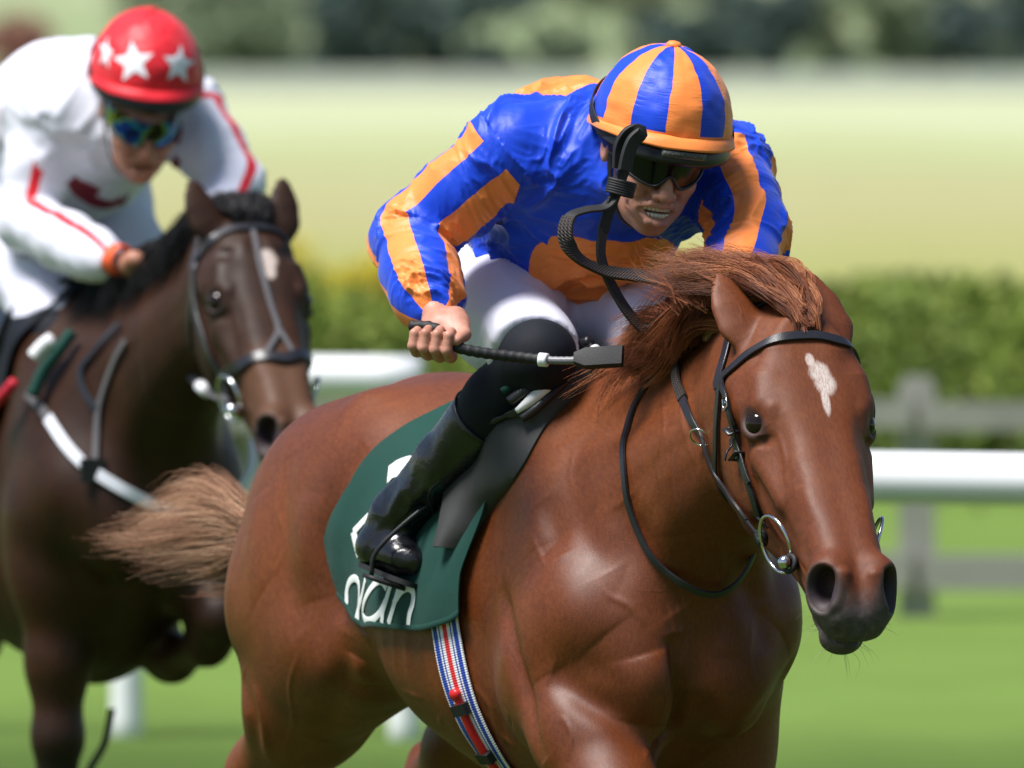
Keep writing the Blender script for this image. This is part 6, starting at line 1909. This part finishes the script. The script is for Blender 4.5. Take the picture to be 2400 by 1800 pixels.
# ---- whip
whip = thing('whip', FA.W(JA['hand_n'].o), 'short black padded whip held across the knee by the blue and orange rider', 'whip')
A = JA['hand_n']; w0 = A.P((-.045, .012, -.030)); p1 = FA.px(1075, 815, A.P((.06, .012, -.03))[0]); p2 = FA.px(1222, 838, .30); p3 = FA.px(1325, 845, .345); p4 = FA.px(1462, 838, .40)
ax = spline(np.array([w0, A.P((0, .012, -.031)), p1, p2, p3, p4]), 80)
m = MB(); m.tube(FA.W(ax[:52]), np.r_[.007, np.full(51, .0095)] * (1 + .10 * np.sin(np.arange(52) * 2.1)), 14); m.build('handle', M_RUBBER, whip)
m = MB(); m.tube(FA.W(ax[49:53]), .0115, 14); m.build('collar', M_FOAM, whip)
m = MB(); m.tube(FA.W(ax[52:66]), .0062 * (1 + .12 * (np.arange(14) % 2)), 12); m.build('shaft', simple_mat('grey_thread', (.16, .16, .17), .4, var=.3, nscale=200), whip)
V, Q = strap_mesh(FA.W(ax[62:]), np.tile(camdir(FA, .05, .45, .9) @ FA.M.T, (len(ax) - 62, 1)), np.interp(np.arange(len(ax) - 62), [0, 4, len(ax) - 63], [.018, .036, .036]), .014); obj('flap', V, Q, M_RUBBER, whip, sharp=50)
# ================================================================== the dark bay horse and its rider, behind
HFB = head_at(FB, 503, 707, -.050, 44, -3.0, -1.0)
EARS_B = (FB.px(447, 420, HFB.o[0] - .03), FB.px(661, 416, HFB.o[0] - .03))
horse_b, BVH_B, SD_B = build_horse(FB, HFB, HFB.o[1], EARS_B, .0105, 'horse',
    ('dark bay racehorse with small white forehead spot galloping behind the chestnut', 'horse', 'racehorses'), {'coat': M_BAY, 'eye': M_EYE}, 1, None, 'folded')
JB = {}
up = np.array([0, 0, .03])
JB['pelvis'] = np.array([-.36, 0, 1.735]) + up; JB['waist'] = np.array([-.24, 0, 1.80]) + up; JB['chest'] = np.array([-.09, 0, 1.875]) + up; JB['upper'] = np.array([.04, 0, 1.875]) + up
JB['head'] = head_axes(FB.px(331, 262, .24), 30, -9, -3); JB['helm'] = head_axes(FB.px(342, 166, .225), 14, -9, -3)
JB['sh_n'] = FB.px(128, 245, .02); JB['el_n'] = FB.px(62, 520, .02); JB['wr_n'] = FB.px(248, 614, .33)
JB['sh_f'] = np.array([.08, .185, 1.90]); JB['el_f'] = FB.px(548, 430, .22); JB['wr_f'] = FB.px(470, 600, .40)
JB['hand_n'] = Ax(FB.px(335, 628, .44), camdir(FB, .55, .35, .75), camdir(FB, .85, -.35, -.25))
JB['hand_f'] = Ax(FB.px(430, 640, .45), camdir(FB, -.3, .3, .9), camdir(FB, -.9, -.3, 0))
JB['hip_n'] = np.array([-.32, -.11, 1.70]) + up; JB['hip_f'] = np.array([-.32, .11, 1.70]) + up
JB['kn_n'] = FB.px(135, 790, .10); JB['an_n'] = FB.px(-70, 1090, -.22); JB['heel_n'] = FB.px(-125, 1150, -.27); JB['toe_n'] = FB.px(-25, 1190, -.13)
for k in ('kn', 'an', 'heel', 'toe'): JB[k + '_f'] = JB[k + '_n'] * np.array([1, -1, 1])
JB['billow'] = [((-.10, 0, 1.80), (.17, .15, .13), .06)]
WHITE = (.76, .76, .86); RED = (.70, .018, .030); MAROON = (.22, .018, .035)
STY_B = dict(label=('jockey in white silks with red seams and a red star cap', 'jockey', 'jockeys'), res=.0095, levels=1, skin=skin_mat('tanned_skin', (.36, .15, .09), (.46, .21, .135)), teeth=False,
             jersey=stripe_mat('white_silks', WHITE, WHITE, WHITE, False, (RED, .15, .17), 0), breeches=M_BREECH, boot=M_BOOT, seed=3, disc=(.2, 0, .12), fold=.8,
             ref_n=(.95, -.1, .3), ref_f=(.5, .6, .6), cap=cap_mat('red_cap_silk', RED, RED, True), lens=lens_mat('mirror_lens', (0, 0, 0), .08, True), strap=M_RUBBER)
jockey_b, cap_b = build_jockey(FB, JB, STY_B)
def world_bvh(o):
    w = wloc(o); me = o.data
    V = np.zeros(len(me.vertices) * 3, np.float32); me.vertices.foreach_get('co', V); V = V.reshape(-1, 3) + w
    return BVHTree.FromPolygons(V.tolist(), [list(q.vertices) for q in me.polygons])
def whit(bv, px, py):
    d = ray(px, py); d = d / np.linalg.norm(d); hh, nn, _, _ = bv.ray_cast(Vector(_co), Vector(d))
    if hh is None: return None, None
    nn = np.array(nn); return np.array(hh), (nn if nn @ d < 0 else -nn)
def kid(root, nm): return [c for c in root.children if c.name.split('.')[0] == nm][0]
def wstroke(bv, pts, w, name, mat, parent, off=.0015, n=30, t=.001):
    P, N = [], []
    for q in spline(np.c_[np.array(pts, float), np.zeros(len(pts))], n):
        hh, nn = whit(bv, q[0], q[1])
        if hh is not None: P.append(hh + nn * off); N.append(nn)
    if len(P) < 3: return None
    P, N = np.array(P), np.array(N)
    for _ in range(3): N[1:-1] = nrm(N[:-2] + 2 * N[1:-1] + N[2:]); P[1:-1] = (P[:-2] + 2 * P[1:-1] + P[2:]) / 4
    V, Q = strap_mesh(P, N, w, t, crown=0); return obj(name, V, Q, mat, parent)
M_MAROON = simple_mat('maroon_print', MAROON, .6, var=.1); M_STAR = simple_mat('white_star_cloth', (.80, .80, .84), .6, var=.04)
bv = world_bvh(cap_b)
def star(cx, cy, r, rot, sq=1.0):
    V, T = [], []; hh, nn = whit(bv, cx, cy)
    if hh is None: return
    V.append(hh + nn * .002)
    rim = [(cx + sq * (r if k % 2 == 0 else r * .45) * sin(rot + k * pi / 5), cy - (r if k % 2 == 0 else r * .45) * cos(rot + k * pi / 5)) for k in range(10)]
    for f in (.35, .7, 1.0):
        for (x, y) in rim:
            hh, nn = whit(bv, cx + (x - cx) * f, cy + (y - cy) * f)
            if hh is None: return
            V.append(hh + nn * .002)
    T += [[0, 1 + (k + 1) % 10, 1 + k] for k in range(10)]
    Q = [[1 + a * 10 + k, 1 + a * 10 + (k + 1) % 10, 11 + a * 10 + (k + 1) % 10, 11 + a * 10 + k] for a in (0, 1) for k in range(10)]
    obj('star', np.array(V), [np.array(Q), np.array(T)], M_STAR, cap_b)
star(314, 146, 50, -.1); star(418, 152, 47, .12, .82); star(250, 124, 40, .25, .42)
bv = world_bvh(kid(jockey_b, 'jersey'))
jb = kid(jockey_b, 'jersey')
for pts, w in (([(168, 418), (185, 445), (215, 468), (255, 480), (285, 468)], .030), ([(172, 430), (205, 440), (225, 455)], .030), ([(285, 480), (300, 455)], .012), ([(408, 395), (418, 370)], .020), ([(415, 335), (425, 300)], .012)):
    wstroke(bv, pts, w, 'chest_emblem', M_MAROON, jb)
bv = world_bvh(kid(jockey_b, 'breeches')); br = kid(jockey_b, 'breeches')
for pts in ([(0, 545), (8, 540), (12, 552), (6, 562), (0, 556)], [(20, 556), (28, 556), (31, 572), (24, 582), (17, 572), (20, 556)], [(40, 566), (40, 592), (50, 596)], [(56, 580), (58, 604)]):
    wstroke(bv, pts, .007, 'lettering', M_MAROON, br)
# wrist band, chin strap
m = MB(); c = JB['wr_n'] * .35 + JB['hand_n'].P((0, -.045, 0)) * .65; d = nrm(JB['hand_n'].o - JB['wr_n']); e1 = nrm(np.cross(d, [0, 0, 1])); e2 = np.cross(d, e1); q = np.linspace(0, 2 * pi, 30, endpoint=False)
for k in np.linspace(-.012, .012, 6): m.tube(FB.W(c + d * k + e1 * (.030 * np.cos(q))[:, None] + e2 * (.030 * np.sin(q))[:, None]), .0032, 6, closed=True)
m.build('wrist_band', simple_mat('orange_band', (.85, .12, .03), .6), jockey_b)
for J_, F_, r_ in ((JB, FB, jockey_b), (JA, FA, jockey_a)):
    A = J_['head']; P = spline(np.array([A.P(v) for v in ((-.01, -.083, .05), (.012, -.076, -.02), (.030, -.064, -.075), (.045, -.040, -.118), (.052, 0, -.130), (.045, .040, -.118), (.030, .064, -.075), (.012, .076, -.02), (-.01, .083, .05))]), 50)
    N = nrm(P - A.P((.0, 0, -.02))); V, Q = strap_mesh(F_.W(P), N @ F_.M.T, .014, .002); obj('chin_strap', V, Q, M_RUBBER, r_)
# ---- tack of the bay
bridle_b = thing('bridle', FB.W(HFB.P((.3, 0, -.05))), 'black bridle with noseband and face strap on the dark bay horse', 'bridle', 'bridles')
def bs(name, pts, n, w, t=.004, mat=M_LEATHER, off=.004):
    P, N = surf_path(BVH_B, FB, pts, n, off); return strap(FB, name, P, N, w, t, mat, bridle_b)
hb = HFB.P
bs('browband', [hb((.07, -.094, -.09)), (464, 605), (490, 569), (531, 543), (582, 536), (638, 541), hb((.07, .094, -.09))], 50, .020)
c_ = [(459, 625), (458, 680), (464, 740), (479, 789), (510, 861), (531, 905)]
bs('cheekpiece', c_, 40, .017); 
P, N = surf_path(BVH_B, FB, c_, 40, .004); Pm = HFB.P(HFB.H(P) * np.array([1, -1, 1])); strap(FB, 'cheekpiece', Pm, nrm(HFB.P(HFB.H(P + N) * np.array([1, -1, 1])) - Pm), .017, .004, M_LEATHER, bridle_b)
bs('noseband', [hb((.34, -.02, -.20)), hb((.34, -.062, -.15)), (525, 892), (566, 856), (628, 836), (679, 842), hb((.33, .066, -.08)), hb((.34, .062, -.15)), hb((.34, .02, -.20))], 60, .024, .006)
M_GREYL = simple_mat('grey_leather', (.10, .095, .10), .5, var=.2)
bs('face_strap', [(592, 545), (603, 600), (612, 641), (633, 718), (652, 775), (640, 800), (620, 835)], 40, .011, .004, M_GREYL)
bs('face_strap', [(652, 775), (668, 800), (688, 836)], 16, .011, .004, M_GREYL)
bs('throatlatch', [(459, 630), (452, 720), (452, 800), hb((.13, -.085, -.21)), hb((.14, 0, -.25)), hb((.13, .085, -.21))], 40, .014)
bs('headpiece', [hb((.06, -.09, -.10)), hb((-.03, -.085, -.05)), hb((-.06, 0, .01)), hb((-.03, .085, -.05)), hb((.06, .09, -.10))], 40, .02)
rb = np.array([FB.px(347, 675, .33), FB.px(352, 715, .40), FB.px(367, 759, .46), FB.px(402, 825, .56), FB.px(438, 871, .64), FB.px(479, 912, .74), hb((.40, -.085, -.12))])
P = spline(rb, 60); strap(FB, 'rein', P, np.tile(camdir(FB, -.4, .3, .85), (60, 1)), .017, .004, M_GREYL, bridle_b)
m = MB(); m.tube(FB.W(np.array([P[33], P[38]])), .014, 12); m.build('martingale_stop', M_FOAM, bridle_b)
for sg in (-1, 1):
    rc = hb((.40, -.085, -.112)); e1 = camdir(FB, .31, -.95, 0); e2 = camdir(FB, -.41, -.13, -.9)
    if sg > 0:
        fb = lambda p: HFB.P(HFB.H(p) * np.array([1, -1, 1])); rc, e1, e2 = fb(rc), fb(rc + e1) - fb(rc), fb(rc + e2) - fb(rc)
    rg_ = ring_obj(FB, 'bit_ring', rc, e1, e2, .0485, .0485, .004, M_STEEL, bridle_b)
m = MB(); m.tube(FB.W(np.array([hb((.45, -.072, -.10)), hb((.452, -.105, -.085))])), .012, 14); m.build('bit_end', M_STEEL, bridle_b)
# breast girth
bg = thing('breast_girth', FB.W((.4, 0, 1.1)), 'white webbing breast girth round the chest of the dark bay', 'girth')
near_ = [(70, 925), (100, 955), (137, 1013), (179, 1072), (220, 1105), (291, 1151), (374, 1192), (440, 1200)]
P, N = surf_path(BVH_B, FB, near_, 60, .007)
fr = np.array([FB.px(a, b, x) for a, b, x in ((500, 1196, .47), (545, 1165, .47), (578, 1120, .46), (591, 1076, .44), (588, 1035, .40))])
Pc = spline(np.vstack([P[::6], fr]), 110)
Nc = nrm(np.array([np.array(BVH_B.find_nearest(Vector(q))[1]) for q in Pc]))
for _ in range(8): Nc[1:-1] = nrm(Nc[:-2] + 2 * Nc[1:-1] + Nc[2:])
M_WEB = simple_mat('white_webbing', (.66, .68, .74), .7, var=.06, bumps=.2, bscale=300)
strap(FB, 'band', Pc[16:], Nc[16:], .024, .004, M_WEB, bg); strap(FB, 'strap', Pc[:18], Nc[:18], .020, .004, M_GREYL, bg)
i_ = int(np.argmin(np.abs(proj(FB.W(Pc))[:, 0] - 220))); m = MB(); m.box(FB.W(Pc[i_] + Nc[i_] * .004), (.014, .05, .05), FB.M); m.build('loop', M_LEATHER, bg, smooth=False)
P, N = surf_path(BVH_B, FB, [(300, 800), (275, 843), (245, 926), (233, 976), (228, 1040), (224, 1100)], 40, .006); strap(FB, 'neck_strap', P, N, .014, .004, M_GREYL, bg)
P, N = surf_path(BVH_B, FB, [(290, 760), (254, 797), (225, 830), (195, 868), (205, 920), (232, 960)], 40, .008); strap(FB, 'martingale_strap', P, N, .016, .004, M_LEATHER, bg)
# saddle and cloth
saddle_b = thing('saddle', FB.W((-.05, 0, 1.5)), 'dark racing saddle with green edge and white tab on the dark bay', 'saddle')
for G, NN in cover(BVH_B, FB, lambda v: np.interp(v, [0, .2, .35, .5], [.13, .12, .05, .0]), lambda v: -.5, lambda u: .50, .010, 26, 26, True, .006, 7):
    V, Q = sheet(G, .003, NN); obj('cloth', FB.W(V), Q, M_SOCK, saddle_b, sharp=60)
for G, NN in cover(BVH_B, FB, lambda v: .10 - v * .3, lambda v: -.36, lambda u: .26, .022, 22, 18, True):
    V, Q = sheet(G, .010, NN); obj('seat', FB.W(V), Q, M_LEATHER, saddle_b, sharp=50)
def tube_px(pts, r, name, mat, parent, frame=FB, bvh=None, off=.03):
    P = []
    for a, b in pts:
        hh, nn = hit(BVH_B, FB, a, b)
        if hh is not None: P.append(hh + nn * off)
    if len(P) < 2: return
    m = MB(); m.tube(FB.W(spline(np.array(P), 20)), r, 10); return m.build(name, mat, parent)
tube_px([(100, 940), (125, 885), (160, 840), (190, 800)], .014, 'green_edge', M_GREEN, saddle_b)
tube_px([(120, 862), (140, 842), (160, 828)], .016, 'white_tab', M_FOAM, saddle_b, off=.05)
tube_px([(40, 960), (60, 940), (80, 915)], .012, 'red_tab', simple_mat('red_tab', (.5, .01, .03), .6), saddle_b, off=.05)
# loose strap end below the belly
ge = thing('girth_strap', FB.W((-.1, -.1, .85)), 'thin dark strap end hanging below the belly of the dark bay', 'strap')
a = FB.px(262, 1660, -.12); b = FB.px(245, 1740, -.13); c = FB.px(212, 1800, -.14); d = FB.px(190, 1850, -.15)
P = spline(np.array([a, b, c, d]), 20); strap(FB, 'strap', P, np.tile(camdir(FB, .2, 0, 1), (20, 1)), .016, .004, M_LEATHER, ge)
# mane of the bay: black, short, blown back
M_BMANE = hair_mat('black_mane', (.004, .004, .005), (.010, .009, .010), (.03, .027, .028))
mb = []; Xb = HFB.o[0]
for x in np.linspace(.30, Xb - .06, 30):
    hh, nn, _, _ = BVH_B.ray_cast(Vector((x, HFB.o[1] * np.clip((x - .1) / .6, 0, 1) ** 1.3, 2.2)), Vector((0, 0, -1))); r = np.array(hh)
    for k in range(4):
        e = rg.uniform(.7, 1.3)
        mb.append((jit([r, r + np.array([-.03, -.02, .010]) * e, r + np.array([-.06, -.06, -.02]) * e, r + np.array([-.08, -.085, -.07]) * e, r + np.array([-.09, -.10, -.13]) * e], .006), 16, .008, .02, .003))
for k in range(60):
    a = rg.uniform(-1, 1); r0 = hb((.03 - .05 * rg.random(), a * .035, .01)); hh, nn, _, _ = BVH_B.find_nearest(Vector(r0)); r0 = np.array(hh)
    mb.append((jit([r0, r0 + np.array([.0, a * .01, .025]), r0 + np.array([-.03, a * .02, .042]), r0 + np.array([-.09, a * .03, .040])], .004), 16, .004, .012, .003))
V, Q, R = strands(mb, FB, .0011, 9, 8); obj('mane', V, Q, M_BMANE, horse_b, attrs={'rnd': R})
